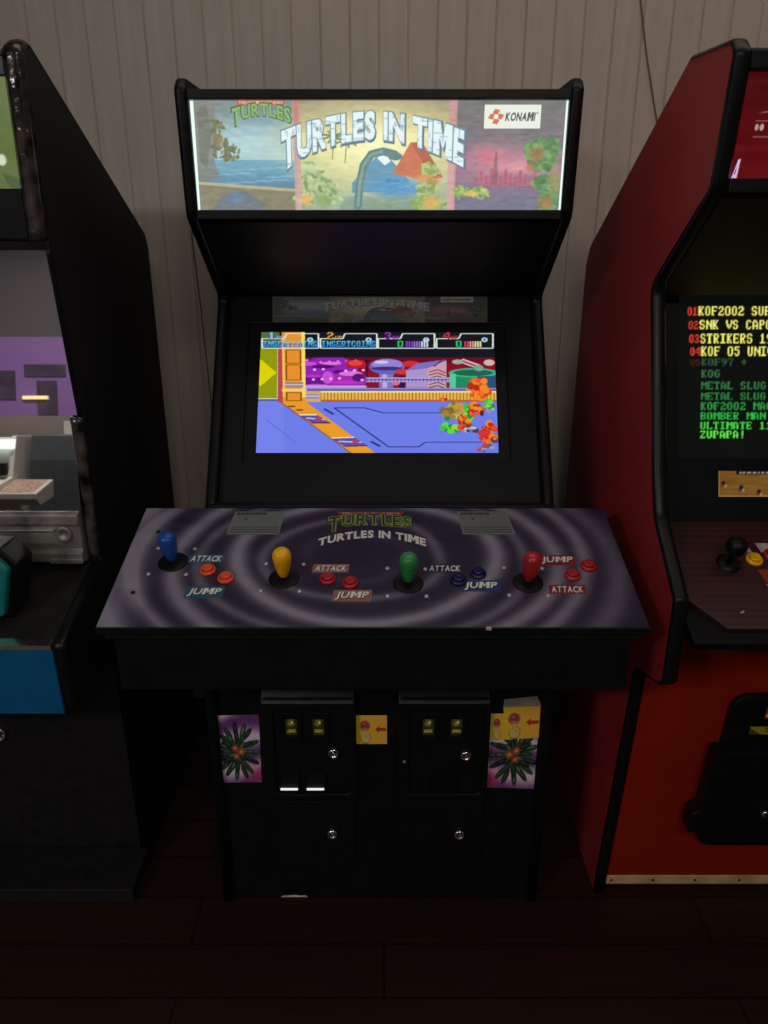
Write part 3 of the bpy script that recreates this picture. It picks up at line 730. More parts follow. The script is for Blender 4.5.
# ================================================================== the four-player cabinet
XC = -.0085
cab = T('arcade_cabinet', 'black four-player arcade cabinet with lit fantasy marquee and purple swirl control panel', 'arcade cabinet', (XC, 1.6, 0), 'arcade cabinets along the wall')
XL, XR = XC - .35, XC + .35
prof = [(1.312, 0), (1.312, .70), (1.36, .86), (1.455, .893), (1.726, 1.272), (1.497, 1.432), (1.484, 1.638), (1.500, 1.652), (1.95, 1.652), (1.95, 0)]
fp = fillet(prof, {3: .02, 4: .018, 5: .03, 6: .012, 7: .012})
i0 = 0
front = []
for p in fp:
    front.append(p)
    if p[0] > 1.9: break
for k, (x0, x1) in enumerate(((XL, XL + .021), (XR - .021, XR))):
    o = obj('side_panel', prism_x(BM(), fp, x0, x1), M['laminate'], cab.o)
    obj('edge_trim', trim_strip(BM(), front, x0 - .0008, x1 + .0008, .0035), M['trim'], o, smooth=True)
xi, xj = XL + .021, XR - .021
obj('roof_board', box(BM(), xi, xj, 1.53, 1.95, 1.612, 1.630), M['laminate'], cab.o)
obj('back_board', box(BM(), xi, xj, 1.932, 1.95, .02, 1.612), M['laminate'], cab.o)
obj('marquee_retainer', prism_x(BM(), [(1.480, 1.620), (1.480, 1.636), (1.53, 1.632), (1.53, 1.626), (1.498, 1.620)], xi, xj), M['frame'], cab.o, bevel=.002)
obj('marquee_retainer', prism_x(BM(), [(1.486, 1.428), (1.486, 1.444), (1.500, 1.444), (1.512, 1.430)], xi, xj), M['frame'], cab.o, bevel=.002)
obj('marquee_diffuser', box(BM(), xi, xj, 1.502, 1.506, 1.434, 1.626), M['diffuser'], cab.o, label='white backlight showing as bright slits beside the marquee picture')
art = marquee_art(750, 226)
ML, MR_ = -.3295, .3150
sheet = art_obj('marquee_sheet', art, [(ML, 1.4935, 1.6235), (MR_, 1.4935, 1.6235), (ML - .003, 1.4985, 1.4425), (MR_ + .001, 1.4985, 1.4425)], art_light('backlit_marquee_print', 1.12, .25), cab.o, label='backlit marquee sheet with TURTLES IN TIME title over seaside, sunrise and skyline')
# speaker panel under the marquee
obj('speaker_panel', prism_x(BM(), [(1.512, 1.430), (1.500, 1.424), (1.728, 1.278), (1.742, 1.288), (1.56, 1.42)], xi, xj), M['satin'], cab.o, bevel=.002)
# monitor bezel
BA = Vector((0, 1.463, .90)); d2 = Vector((0, 1.726 - 1.463, 1.272 - .90)).normalized(); n2 = Vector((0, -d2.z, d2.y))   # n2 faces the player
def bez(o): return plane_matrix(BA - n2 * o, d2, n2)
mo = bez(.02)
def rc(x0, x1, y0, y1): return [(x0, y0), (x1, y0), (x1, y1), (x0, y1)]
obj('monitor_bezel', ring(BM(), rc(xi, xj, -.02, .485), rc(-.293, .262, .085, .402), -.02, .004, mo), M['satin'], cab.o, bevel=.0015)
mon = obj('monitor', ring(BM(), rc(-.300, .269, .078, .409), rc(-.2665, .2385, .1065, .3842), -.012, -.001, mo), mat('monitor_border', (.006, .0065, .010), .35, var=.1, spec=.25), cab.o)
obj('monitor_shell', box(BM(), -.29, .26, .09, .40, -.06, -.021, mo), M['black_plastic'], mon, bevel=.004)
V = lambda x, s, o, m=mo: tuple(m @ Vector((x, s, o)))
art_obj('screen', game_art(520, 270), [V(-.2675, .3850, -.004), V(.2390, .3850, -.004), V(-.2675, .1058, -.004), V(.2390, .1058, -.004)], art_light('game_screen', .93, .15), mon, label='lit game screen with blue floor, orange pillar and four score boxes')
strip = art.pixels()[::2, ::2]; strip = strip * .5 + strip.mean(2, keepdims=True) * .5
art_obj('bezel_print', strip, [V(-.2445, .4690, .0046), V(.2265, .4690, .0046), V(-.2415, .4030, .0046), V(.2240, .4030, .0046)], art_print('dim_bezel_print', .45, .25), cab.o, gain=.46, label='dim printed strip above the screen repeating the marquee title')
# hinge strip between panel and bezel
obj('hinge_strip', box(BM(), xi, xj, 1.425, 1.452, .888, .899), M['frame'], cab.o, bevel=.001)

# ---- control panel
PC = -.018
P0 = Vector((PC, 1.10, .808)); pd = Vector((0, .32, .089)).normalized(); pn = Vector((0, -pd.z, pd.y))
pm = plane_matrix(P0, pd, pn)
cp = obj('control_panel', prism(BM(), rc(-PW, PW, 0, PD), -.016, 0, pm), M['frame'], cab.o, bevel=.0015)
W4 = lambda x, v, h=0.0: tuple(pm @ Vector((x, v, h)))
art_obj('panel_overlay', overlay_art(900, 332), [W4(-PW + .002, PD - .001, .0006), W4(PW - .002, PD - .001, .0006), W4(-PW + .002, .002, .0006), W4(PW - .002, .002, .0006)], art_print('printed_panel_overlay', .42, .35), cp, label='purple and grey swirl overlay with button captions and green wordmark')
bxw = .427
obj('panel_housing', prism_x(BM(), [(1.116, .797), (1.116, .681), (1.32, .681), (1.42, .868)], PC - bxw, PC + bxw), M['laminate'], cab.o, bevel=.002)
obj('housing_lip', box(BM(), PC - bxw - .012, PC + bxw + .012, 1.108, 1.116, .784, .7955), M['frame'], cab.o, bevel=.001)
obj('edge_chip', prism(BM(), [(.183, -.0005), (.192, -.0005), (.190, .003), (.185, .003)], -.004, .0008, pm), M['chip'], cab.o, label='pale chip in the front edge of the panel')
# cards
ca = card_art()
for k, (xa, xb, xc, xd) in enumerate(((-.290, -.193, -.296, -.197), (.1425, .2385, .1480, .2470))):
    art_obj('instruction_card', ca, [W4(xa - PC, .3195, .0012), W4(xb - PC, .3195, .0012), W4(xc - PC, .2462, .0012), W4(xd - PC, .2462, .0012)], M.setdefault('card', art_print('printed_card', .35, .4)), cab.o)

# joysticks (bat-top), each with washer, shaft and four mounting bolts
def rot_mtx(): return pm.to_euler()
prot = pm.to_euler()
def at_panel(x, v, h=0.0): return (pm @ Vector((x - PC, v, h))) - Vector(cab.loc)
def make_stick(m):
    prf = [(r_ * .86, h_ * .97) for r_, h_ in ((0, .068), (.006, .0675), (.012, .0655), (.0163, .0615), (.0184, .0565), (.0190, .0520), (.0187, .0465), (.0174, .0380), (.0150, .0260), (.0120, .0160), (.0098, .0110), (.0088, .0088), (0, .0085))]
    me_bm = lathe(BM(), prf); bmesh.ops.recalc_face_normals(me_bm, faces=me_bm.faces)
    me = bpy.data.meshes.new('joystick'); me_bm.to_mesh(me); me_bm.free()
    return me
stick_me = make_stick(None)
def local_mesh(name, bm, m):
    bmesh.ops.recalc_face_normals(bm, faces=bm.faces)
    me = bpy.data.meshes.new(name); bm.to_mesh(me); bm.free(); me.materials.append(m)
    for p in me.polygons: p.use_smooth = True
    return me
washer_me = local_mesh('dust_washer', lathe(BM(), [(0, .0008), (.0265, .0008), (.0265, .0022), (.0255, .0030), (.008, .0036), (0, .0036)], seg=40), M['black_plastic'])
shaft_me = local_mesh('shaft', lathe(BM(), [(0, .0034), (.0052, .0034), (.0052, .010), (0, .010)], seg=20), M['chrome'])
bolt_me = local_mesh('bolt', lathe(BM(), [(.0042, .0006), (.0040, .0018), (.0026, .0028), (0, .0031)], seg=16), M['steel'])
for x, v, c, tl, word in ((-.3775, .1655, 'blue', -3, 'blue'), (-.1745, .1215, 'yellow', 0, 'yellow'), (.0420, .1085, 'green', 0, 'green'), (.2490, .1105, 'red', 3, 'red')):
    me = stick_me.copy(); me.materials.append(M[c])
    for p in me.polygons: p.use_smooth = True
    o = bpy.data.objects.new('joystick', me); C.objects.link(o); o.parent = cab.o; o.location = at_panel(x, v); o.rotation_euler = prot
    o.rotation_euler.rotate_axis('Y', R(tl)); o['label'] = word + ' bat-top joystick'
    for nm, mm in (('dust_washer', washer_me), ('shaft', shaft_me)):
        d = bpy.data.objects.new(nm, mm); C.objects.link(d); d.parent = o
        if nm == 'dust_washer': d.rotation_euler = (0, R(-tl), 0)
    for bx, bv in ((-.036, .040), (.031, .038), (-.036, -.032), (.030, -.033)):
        d = bpy.data.objects.new('bolt', bolt_me); C.objects.link(d); d.parent = cab.o; d.location = at_panel(x + bx, v + bv); d.rotation_euler = prot
for x, v in ((-.425, .255), (-.428, .085)):
    d = bpy.data.objects.new('bolt', local_mesh('bolt', lathe(BM(), [(.0042, .0006), (.0040, .0016), (0, .0024)], seg=16), M['black_plastic'])); C.objects.link(d); d.parent = cab.o; d.location = at_panel(x, v); d.rotation_euler = prot
# push buttons
rim_prof = [(r_ * .93, h_) for r_, h_ in [(0, .0006), (.0158, .0006), (.0160, .0030), (.0150, .0050), (.0128, .0066), (.0112, .0064), (.0106, .0040), (0, .0040)]]
plg_prof = [(0, .0102), (.0050, .0100), (.0085, .0110), (.0096, .0100), (.0098, .0040), (0, .0039)]
for x, v, c in ((-.3108, .1420, 'orange'), (-.2755, .1210, 'orange'), (-.0980, .1184, 'red'), (-.0585, .1085, 'red'), (.1290, .1150, 'navy'), (.1650, .1330, 'navy'), (.3300, .1285, 'red'), (.3630, .1535, 'red')):
    o = bpy.data.objects.new('push_button', local_mesh('push_button', lathe(BM(), rim_prof), M[c])); C.objects.link(o); o.parent = cab.o; o.location = at_panel(x, v); o.rotation_euler = prot
    o['label'] = {'orange': 'orange', 'red': 'red', 'navy': 'dark blue'}[c] + ' push button'
    d = bpy.data.objects.new('plunger', local_mesh('plunger', lathe(BM(), plg_prof), M[c])); C.objects.link(d); d.parent = o

# ---- lower front
FY = 1.322
obj('front_board', box(BM(), xi, xj, FY, FY + .018, .0, .80), M['laminate'], cab.o)
ZS = .009
fm = plane_matrix((0, FY, ZS), (0, 0, 1), (0, -1, 0))
LOCK = None
def lock_at(x, z, parent, h):
    bm = lathe(BM(), [(0, h), (.0125, h), (.0125, h + .004), (.0105, h + .0075), (.0075, h + .0085), (.0070, h + .0065), (0, h + .0062)], fm @ Matrix.Translation((x, z, 0)), 28)
    box(bm, x - .0010, x + .0010, z - .0042, z + .0042, h + .0062, h + .0070, fm)
    o = obj('lock', bm, M['chrome'], parent, smooth=True, center=True, label='chrome round lock'); return o
for k, (x0, x1, rej, lk, ret, lit) in enumerate(((-.250, -.0565, (-.1887, -.1333), (-.104, .390), ((-.2185, -.1803), (-.1633, -.1252)), True), (.0262, .216, (.0903, .1478), (.169, .384), ((.054, .092), (.110, .148)), False))):
    dr = obj('coin_door', ring(BM(), rrect(x0, x1, .273, .526, .012), rrect(x0 + .026, x1 - .012, .288, .497, .012), .0, .014, fm), M['door'], cab.o, bevel=.004, seg=3)
    obj('door_hood', prism_x(BM(), [(FY - .0145, .520), (FY - .018, .523), (FY - .001, .550), (FY, .546)], x0 + .004, x1 - .004), M['lit_bevel'], dr, bevel=.001)  # sloped bar added for the light band along the door's top edge
    obj('door_plate', prism(BM(), rrect(x0 + .0262, x1 - .0122, .2882, .4968, .012), 0, .007, fm), M['door'], dr, bevel=.001)
    for rx in rej:
        obj('reject_button_housing', ring(BM(), rc(rx - .022, rx + .022, .418, .490), rc(rx - .012, rx + .012, .433, .474), .007, .013, fm), M['black_plastic'], dr, bevel=.0015)
        A = Art(24, 38, 0, 1, 0, 1.6, (48, 42, 10)); A.ell(.45, .5, .25, .22, (150, 132, 36), .9, .6); A.ell(.6, .38, .1, .1, (226, 214, 120)); A.rect(.15, .85, 1.05, 1.35, (150, 140, 60)); A.rect(.2, .8, .12, .2, (120, 110, 40)); A.mottle(14, 14)
        art_obj('coin_reject_button', A, [(rx - .0115, FY - .0085, .4735 + ZS), (rx + .0115, FY - .0085, .4735 + ZS), (rx - .0115, FY - .0085, .4335 + ZS), (rx + .0115, FY - .0085, .4335 + ZS)], M.setdefault('amber', art_light('amber_reject_lens', .34 , .2)), dr, label='small amber coin reject button')
    for ra, rb in ret:
        obj('coin_return_cup', ring(BM(), rc(ra - .004, rb + .004, .290, .342), rc(ra, rb, .2955, .336), .007, .012, fm), M['black_plastic'], dr, bevel=.001)
        if lit: obj('return_lip', prism(BM(), rc(ra + .001, rb - .001, .2958, .2988), .007, .0105, fm), M['card_lit'], dr, label='bright white light at the foot of the coin return')
    lock_at(lk[0], lk[1], dr, .007)
    cd = obj('cash_door', prism(BM(), rrect(x0 + .004, x1 - .004, .075, .262, .006), 0, .005, fm), M['door'], cab.o, bevel=.0015)
    lock_at(*((-.111, .178) if k == 0 else (.163, .176)), cd, .005)
obj('screw', lathe(BM(), [(0, 0), (.0035, 0), (.003, .002), (0, .0025)], fm @ Matrix.Translation((.042, .372, .014)), 12), M['steel'], cab.o, center=True)
M['sheet'] = art_print('glossy_sticker_print', .3, .4)
def fsheet(name, A, pts, lift, label=None):
    return art_obj(name, A, [(x, FY - lift, z + ZS * .7) for x, z in pts], M['sheet'], cab.o, label=label)
k = FY / 1.325
fsheet('swirl_sheet', swirl_sheet(False), [(-.345, .478), (-.2545, .4800), (-.3465, .3095), (-.258, .312)], .0008, 'purple swirl sheet with green leaves on the left of the doors')
fsheet('swirl_sheet', swirl_sheet(True), [(.218, .480), (.316, .480), (.2158, .2985), (.317, .2940)], .0008, 'purple swirl sheet partly under yellow stickers')
yl = push_label()
fsheet('push_sticker', yl, [(-.0576, .4785), (.0061, .4785), (-.0585, .4085), (.0062, .4085)], .0008, 'square yellow sticker between the two coin doors')
fsheet('push_sticker', yl, [(.2170, .4830), (.2610, .4830), (.2180, .4185), (.2620, .4195)], .0012, 'yellow sticker half covered by another')
obj('tape', prism(BM(), [(.241, .488), (.315, .488), (.318, .500), (.308, .522), (.2425, .514)], .0008, .0014, fm), M['tape'], cab.o, label='wrinkled grey tape')
fsheet('push_sticker', yl, [(.2425, .4985), (.3165, .5010), (.2440, .4205), (.3180, .4240)], .0018, 'yellow sticker taped on top at the corner')
obj('edge_chip', prism(BM(), [(-.232, 0.0), (-.172, 0.0), (-.176, .004), (-.190, .0035), (-.2, .006), (-.215, .0035), (-.224, .004)], 0, .001, fm @ Matrix.Translation((0, -ZS, 0))), M['chip'], cab.o, label='pale chipped bottom edge')
obj('screw', lathe(BM(), [(0, 0), (.003, 0), (.0025, .0015), (0, .002)], fm @ Matrix.Translation((-.147, .555, 0)), 12), M['steel'], cab.o, center=True)

# ================================================================== red cabinet
RL, RW = .4765, .66; RR = RL + RW
red = T('arcade_cabinet', 'tall red arcade cabinet with green game list on its screen and orange-red front', 'arcade cabinet', (RL + RW / 2, 1.6, 0), 'arcade cabinets along the wall')
rp = [(1.335, .0), (1.330, .06), (1.262, .632), (1.160, .668), (1.128, .700), (1.128, .838), (1.290, .915), (1.285, 1.02), (1.422, 1.318), (1.214, 1.469), (1.196, 1.640), (1.215, 1.655), (1.350, 1.670), (1.380, 1.655), (1.885, 1.372), (1.905, 1.33), (1.905, 0)]
# front edge of the side: lower front, arm, slope to the neck, marquee
rp = [(1.335, .0), (1.330, .06), (1.262, .634), (1.150, .672), (1.128, .69), (1.131, .843), (1.262, .935), (1.296, 1.00), (1.422, 1.318), (1.214, 1.469), (1.196, 1.640), (1.215, 1.655), (1.367, 1.662), (1.880, 1.372), (1.905, 1.33), (1.905, 0)]
rf = fillet(rp, {2: .02, 4: .01, 5: .01, 6: .06, 7: .06, 8: .03, 9: .02, 10: .012, 11: .012, 12: .012, 13: .03})
rfront = []
for p in rf:
    rfront.append(p)
    if p[0] > 1.30 and p[1] > 1.5: break
for x0, x1 in ((RL, RL + .022), (RR - .022, RR)):
    o = obj('side_panel', prism_x(BM(), rf, x0, x1), M['red_paint'], red.o)
    obj('edge_trim', trim_strip(BM(), rfront, x0 - .0025, x1 + .0025, .004), M['trim'], o, smooth=True, label='black edge trim')
ri, rj = RL + .022, RR - .022
obj('roof_board', prism_x(BM(), [(1.24, 1.640), (1.24, 1.652), (1.37, 1.652), (1.875, 1.368), (1.875, 1.352), (1.36, 1.640)], ri, rj), M['red_paint'], red.o)
obj('back_board', box(BM(), ri, rj, 1.885, 1.903, .02, 1.34), M['laminate'], red.o)
obj('marquee_retainer', prism_x(BM(), [(1.190, 1.618), (1.196, 1.642), (1.24, 1.652), (1.24, 1.636), (1.214, 1.618)], ri, rj), M['satin'], red.o, bevel=.002)
obj('marquee_retainer', prism_x(BM(), [(1.206, 1.464), (1.206, 1.482), (1.222, 1.482), (1.240, 1.462)], ri, rj), M['frame'], red.o, bevel=.002)
def red_marquee():
    A = Art(700, 150, 0, 1, 0, 1, (74, 8, 12))
    A.grad(0, 1, (66, 8, 12), (96, 6, 12)); A.mottle(3, 20)
    # tall italic white letter stroke and a small caption beside it
    A.poly([(.0035, 1.0), (.0165, .78), (.0215, .78), (.0185, 1.0), (.0125, 1.0), (.0135, .95), (.0095, .95), (.0075, 1.0)], (206, 186, 232)); A.poly([(.0110, .92), (.0155, .84), (.0143, .92)], (96, 6, 12))
    A.poly([(.042, .38), (.09, .34), (.09, .36)], (150, 110, 110)); A.rect(.041, .10, .575, .59, (130, 80, 84)); A.ell(.046, .50, .004, .03, (176, 150, 140)); A.ell(.058, .50, .005, .03, (176, 150, 140)); A.rect(.041, .09, .44, .45, (130, 80, 84))
    return A
ra = red_marquee()
art_obj('marquee_sheet', ra, [(ri + .004, 1.213, 1.622), (rj - .004, 1.213, 1.622), (ri + .004, 1.222, 1.476), (rj - .004, 1.222, 1.476)], art_light('dim_red_marquee', 1.0, .3), red.o, label='dim red marquee sheet with white lettering')
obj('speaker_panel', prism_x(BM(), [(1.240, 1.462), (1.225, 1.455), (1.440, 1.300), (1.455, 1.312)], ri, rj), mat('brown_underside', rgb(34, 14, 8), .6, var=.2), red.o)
RA = Vector((0, 1.296, .92)); rd = Vector((0, .126, .394)).normalized(); rn = Vector((0, -rd.z, rd.y))
def rbez(o): return plane_matrix(RA - rn * o, rd, rn)
mr = rbez(.062)
obj('monitor_bezel', ring(BM(), rc(ri, rj, -.03, .50), rc(.548, 1.075, .112, .462), -.02, .004, mr), M['satin'], red.o, bevel=.002)
def list_art():
    A = Art(330, 216, .545, 1.078, -.466, -.108, (9, 12, 9))
    Y, D, G, B = (250, 246, 110), (46, 84, 58), (44, 150, 62), (96, 236, 74)
    # row height above the plane's foot, number, title, colours
    for s, n, t, c, dx in ((.3891, '01', 'KOF2002 SUPER', Y, -.0065), (.3634, '02', 'SNK VS CAPCOM', Y, -.004), (.3376, '03', 'STRIKERS 1945', Y, -.002), (.3136, '04', 'KOF 05 UNIQUE', Y, 0), (.2932, '05', 'KOF97 +', D, .001), (.2712, '', 'KOG', (52, 108, 64), .001),
                           (.2490, '', 'METAL SLUG', (48, 118, 62), .001), (.2285, '', 'METAL SLUG', (44, 128, 60), .001), (.2098, '', 'KOF2002 MAGIC', G, .001), (.1912, '', 'BOMBER MAN', (40, 184, 66), .001), (.1730, '', 'ULTIMATE 11', (70, 224, 72), .001), (.1560, '', 'ZUPAPA!', B, .001)):
        h = .0176 if s > .30 else .0145
        if n: A.pix(n, .5945 + dx - .0205, -s - h * .4, .0098, h * .86, (236, 60, 44) if c is Y else (86, 20, 20))
        A.pix(t, .5945 + dx, -s - h / 2, .0125, h, c)
    A.blur(1)
    return A
LV = lambda x, s, o=0: tuple(mr @ Vector((x, s, o)))
rmon = obj('monitor', box(BM(), .54, 1.083, .104, .470, -.06, -.021, mr), M['black_plastic'], red.o, bevel=.004)
art_obj('screen', list_art(), [LV(.547, .463, -.010), LV(1.076, .463, -.010), LV(.547, .111, -.010), LV(1.076, .111, -.010)], art_light('list_screen', 1.0, .15), rmon, label='lit screen listing game titles in yellow and green')
def move_card():
    A = Art(160, 30, 0, 1, 0, .19, (160, 112, 44)); g = np.random.default_rng(3)
    A.a = np.array((150, 104, 40)) + np.zeros_like(A.a); A.mottle(10, 16)
    for k in range(9):
        x = .03 + k * .1; y = .06 + (k % 3) * .03; A.ell(x, y + .03, .012, .016, (40, 30, 26)); A.ell(x + .012, y + .05, .006, .012, (190, 176, 150)); A.ell(x - .008, y + .05, .006, .012, (60, 50, 120) if k % 2 else (150, 40, 30))
    A.rect(.10, .9, 0, .03, (24, 20, 20)); x = .12
    while x < .88:
        w = g.uniform(.008, .03); A.rect(x, x + w, .009, .021, (206, 200, 190)); x += w + .008
    A.rect(0, 1, .182, .19, (200, 160, 90)); A.rect(0, .006, 0, .19, (200, 160, 90))
    return A
art_obj('move_card', move_card(), [LV(.627, .0886, .0046), LV(.96, .0886, .0046), LV(.6275, .0405, .0046), LV(.96, .0405, .0046)], art_light('glowing_card_print', .55, .3), red.o, label='orange strip card printed with small figures under the screen')  # card print is given a glow of its own
# control panel of the red cabinet
Q0 = Vector((0, 1.318, .905)); qd = Vector((0, 1.075 - 1.318, .793 - .905)).normalized(); qn = Vector((0, qd.z, -qd.y))
if qn.z < 0: qn = -qn
qm = plane_matrix(Q0, qd, qn)
QL = (Vector((0, 1.075, .793)) - Q0).length
rpan = obj('control_panel', prism(BM(), [(ri, -.005), (rj, -.005), (rj, .165), (rj - .06, QL - .03), (ri + .06, QL - .03), (ri, .165)], -.02, 0, qm), M['vinyl'], red.o, bevel=.001)
obj('panel_front', prism_x(BM(), [(1.082, .790), (1.085, .776), (1.12, .774), (1.285, .815), (1.285, .865)], ri, rj), M['laminate'], red.o, bevel=.002)
def at_red(x, w, h=0.0): return (qm @ Vector((x, w, h))) - Vector(red.loc)
qrot = plane_matrix(Q0, -qd, qn).to_euler()
jm = local_mesh('joystick', lathe(BM(), [(0, .062), (.007, .0612), (.013, .058), (.017, .052), (.0182, .045), (.017, .038), (.013, .032), (.007, .0288), (.0048, .028), (.0048, .003), (0, .003)]), M['black_plastic'])
wm = local_mesh('dust_washer', lathe(BM(), [(0, .0006), (.021, .0006), (.021, .0025), (.006, .0045), (0, .0045)]), M['black_plastic'])
for px_ in (.602, .90):
    o = bpy.data.objects.new('joystick', jm); C.objects.link(o); o.parent = red.o; o.location = at_red(px_, .098); o.rotation_euler = qrot; o['label'] = 'black ball-top joystick'
    d = bpy.data.objects.new('dust_washer', wm); C.objects.link(d); d.parent = o
    for bx, bw, c in ((.047, -.008, 'yellow'), (.082, -.018, 'red'), (.117, -.018, 'green'), (.045, .030, 'red'), (.080, .022, 'yellow'), (.115, .022, 'blue')):
        if bw > 0 and px_ < .7 and bx < .05: continue
        o2 = bpy.data.objects.new('push_button', local_mesh('push_button', lathe(BM(), rim_prof), M[c])); C.objects.link(o2); o2.parent = red.o; o2.location = at_red(px_ + bx, .098 + bw); o2.rotation_euler = qrot; o2['label'] = c + ' push button'
        d = bpy.data.objects.new('plunger', local_mesh('plunger', lathe(BM(), plg_prof), M[c])); C.objects.link(d); d.parent = o2
M['decal'] = mat('pale_decal', rgb(190, 176, 170), .5, var=.3, scale=300)
M['decal_red'] = mat('orange_decal', rgb(150, 46, 24), .5, var=.2)
for xa, xb, wa, wb, mm in ((.630, .652, .052, .072, 'decal'), (.664, .690, .050, .072, 'decal'), (.648, .700, .112, .140, 'decal_red'), (.652, .69, .145, .165, 'decal')):
    obj('panel_decal', prism(BM(), [(xa, wa), (xb - .004, wa), (xb, wb), (xa + .004, wb)], .0004, .0009, qm), M[mm], red.o, center=True)
obj('scuff', prism(BM(), [(.587, .205), (.596, .200), (.594, .204), (.590, .2065)], .0003, .0007, qm), M['chip'], red.o, label='small pale scuff near the front edge')
# sloping orange-red front with kick strip and coin mechanism
fa, fb = Vector((0, 1.334, .060)), Vector((0, 1.239, .820)); fd = (fb - fa).normalized(); fn = Vector((0, -fd.z, fd.y)); FL = (fb - fa).length
om = plane_matrix(fa, fd, fn)
obj('front_board', prism(BM(), rc(ri, rj, -.042, FL), -.018, 0, om), M['orange_paint'], red.o)
ks = obj('kick_strip', prism(BM(), rc(ri, rj, -.036, -.010), 0, .003, om), M['brass'], red.o, bevel=.0008)
for sx in (.512, .605, .70, .80, .91, 1.02):
    obj('screw', lathe(BM(), [(0, 0), (.0032, 0), (.0028, .0016), (0, .002)], om @ Matrix.Translation((sx, -.023, .003)), 12), M['black_plastic'], ks, center=True)
obj('base_board', box(BM(), ri, rj, 1.352, 1.372, 0, .03), M['laminate'], red.o)
cdr = obj('coin_door', prism(BM(), rrect(.670, .95, .105, .520, .035), 0, .016, om), M['black_plastic'], red.o, bevel=.004)
obj('coin_box', prism(BM(), [(.628, .185), (.655, .185), (.655, .175), (.965, .175), (.965, .185), (.992, .185), (.992, .230), (.975, .25), (.975, .405), (.645, .405), (.645, .25), (.628, .235)], .012, .05, om), M['black_plastic'], cdr, bevel=.006)
A = Art(40, 26, 0, 1, 0, .6, (176, 150, 40)); A.poly([(0, .6), (0, .1), (.35, .6)], (90, 76, 24)); A.rect(.4, .95, .1, .22, (60, 50, 20)); A.rect(.45, .9, .32, .42, (60, 50, 20)); A.mottle(12, 14)
def osheet(name, A, xa, xb, va, vb, lift, label):
    return art_obj(name, A, [tuple(om @ Vector(p)) for p in ((xa, vb, lift), (xb, vb, lift), (xa, va, lift), (xb, va, lift))], M['sheet'], cdr, label=label)
osheet('coin_label', A, .716, .790, .426, .446, .0168, 'small yellow coin label')
A = Art(40, 26, 0, 1, 0, .6, (150, 70, 36)); A.rect(.1, .5, .1, .25, (40, 20, 14)); A.rect(.05, .95, .35, .5, (226, 190, 150)); A.rect(.6, .9, .08, .28, (40, 20, 14)); A.mottle(12, 14)
osheet('price_label', A, .738, .80, .466, .494, .0168, 'small orange and white price label')
obj('lock', lathe(BM(), [(0, 0), (.010, 0), (.010, .006), (.007, .008), (0, .0065)], om @ Matrix.Translation((.775, .245, .05)), 20), M['chrome'], cdr, smooth=True, center=True, label='chrome lock')

# ================================================================== black cabinet at the left
LR, LW = -.555, .66; LL = LR - LW
blk = T('arcade_cabinet', 'black arcade cabinet with green marquee, smoked glass and blue panel front', 'arcade cabinet', (LR - LW / 2, 1.6, 0), 'arcade cabinets along the wall')
lp = [(1.43, 0), (1.425, .60), (1.34, .60), (1.18, .585), (1.172, .735), (1.385, .800), (1.386, 1.088), (1.349, 1.408), (1.356, 1.672), (1.380, 1.684), (1.392, 1.680), (1.900, 1.398), (1.915, 1.37), (1.915, 0)]
lf = fillet(lp, {3: .03, 4: .012, 8: .012, 9: .012, 10: .01, 11: .03, 12: .02})
lfront = []
for p in lf:
    lfront.append(p)
    if p[0] > 1.385 and p[1] > 1.6: break
i6 = min(range(len(lfront)), key=lambda i: abs(lfront[i][1] - .800) + abs(lfront[i][0] - 1.385))
ln = [(1.43, 0), (1.425, .60), (1.34, .60), (1.18, .585), (1.172, .735), (1.385, .800), (1.386, 1.085), (1.47, 1.085), (1.47, 1.394), (1.351, 1.394), (1.356, 1.672), (1.380, 1.684), (1.392, 1.680), (1.900, 1.398), (1.915, 1.37), (1.915, 0)]
lnf = fillet(ln, {3: .03, 4: .012, 10: .012, 11: .012, 12: .01, 13: .03, 14: .02})
def part_path(z0, z1):
    d = []
    for a, b in zip(lfront, lfront[1:]):
        n = max(1, int((Vector(b) - Vector(a)).length / .012))
        d += [(a[0] + (b[0] - a[0]) * t / n, a[1] + (b[1] - a[1]) * t / n) for t in range(n)]
    d.append(lfront[-1])
    return [p for p in d if z0 <= p[1] <= z1]
for sgn, xo in ((1, LL), (-1, LR)):
    xs = lambda a, b: (min(xo + sgn * a, xo + sgn * b), max(xo + sgn * a, xo + sgn * b))
    bmx = prism_x(BM(), lf, *xs(0, .008)); prism_x(bmx, lnf, *xs(.008, .022))
    prism_x(bmx, [(1.352, 1.394), (1.357, 1.672), (1.380, 1.683), (1.5, 1.61), (1.5, 1.394)], *xs(.022, .033))
    o = obj('side_panel', bmx, M['grey_laminate'], blk.o)
    obj('edge_trim', trim_strip(BM(), lfront[:i6 + 1], *xs(-.0008, .0228), .004), M['trim'], o, smooth=True)
    obj('edge_trim', trim_strip(BM(), part_path(1.085, 1.394), *xs(-.0005, .0085), .002), M['trim'], o, smooth=True)
    obj('edge_trim', trim_strip(BM(), part_path(.802, 1.088), *xs(-.0012, .0235), .006), mat('worn_metal_edge', (.13, .12, .105), .22, metal=.6, var=.9, scale=30, bump=.9, bscale=55), o, smooth=True, label='worn metal edge trim beside the glass')
    obj('edge_trim', trim_strip(BM(), [p for p in part_path(1.392, 3)], *xs(-.0012, .0340), .007), M['worn_glint_trim'], o, smooth=True, label='glossy dark edge trim with brown glints')
li, lj = LL + .022, LR - .022
obj('roof_board', prism_x(BM(), [(1.39, 1.660), (1.39, 1.676), (1.895, 1.396), (1.895, 1.38), (1.41, 1.650)], li, lj), M['grey_laminate'], blk.o)
obj('back_board', box(BM(), li, lj, 1.895, 1.913, .02, 1.38), M['grey_laminate'], blk.o)
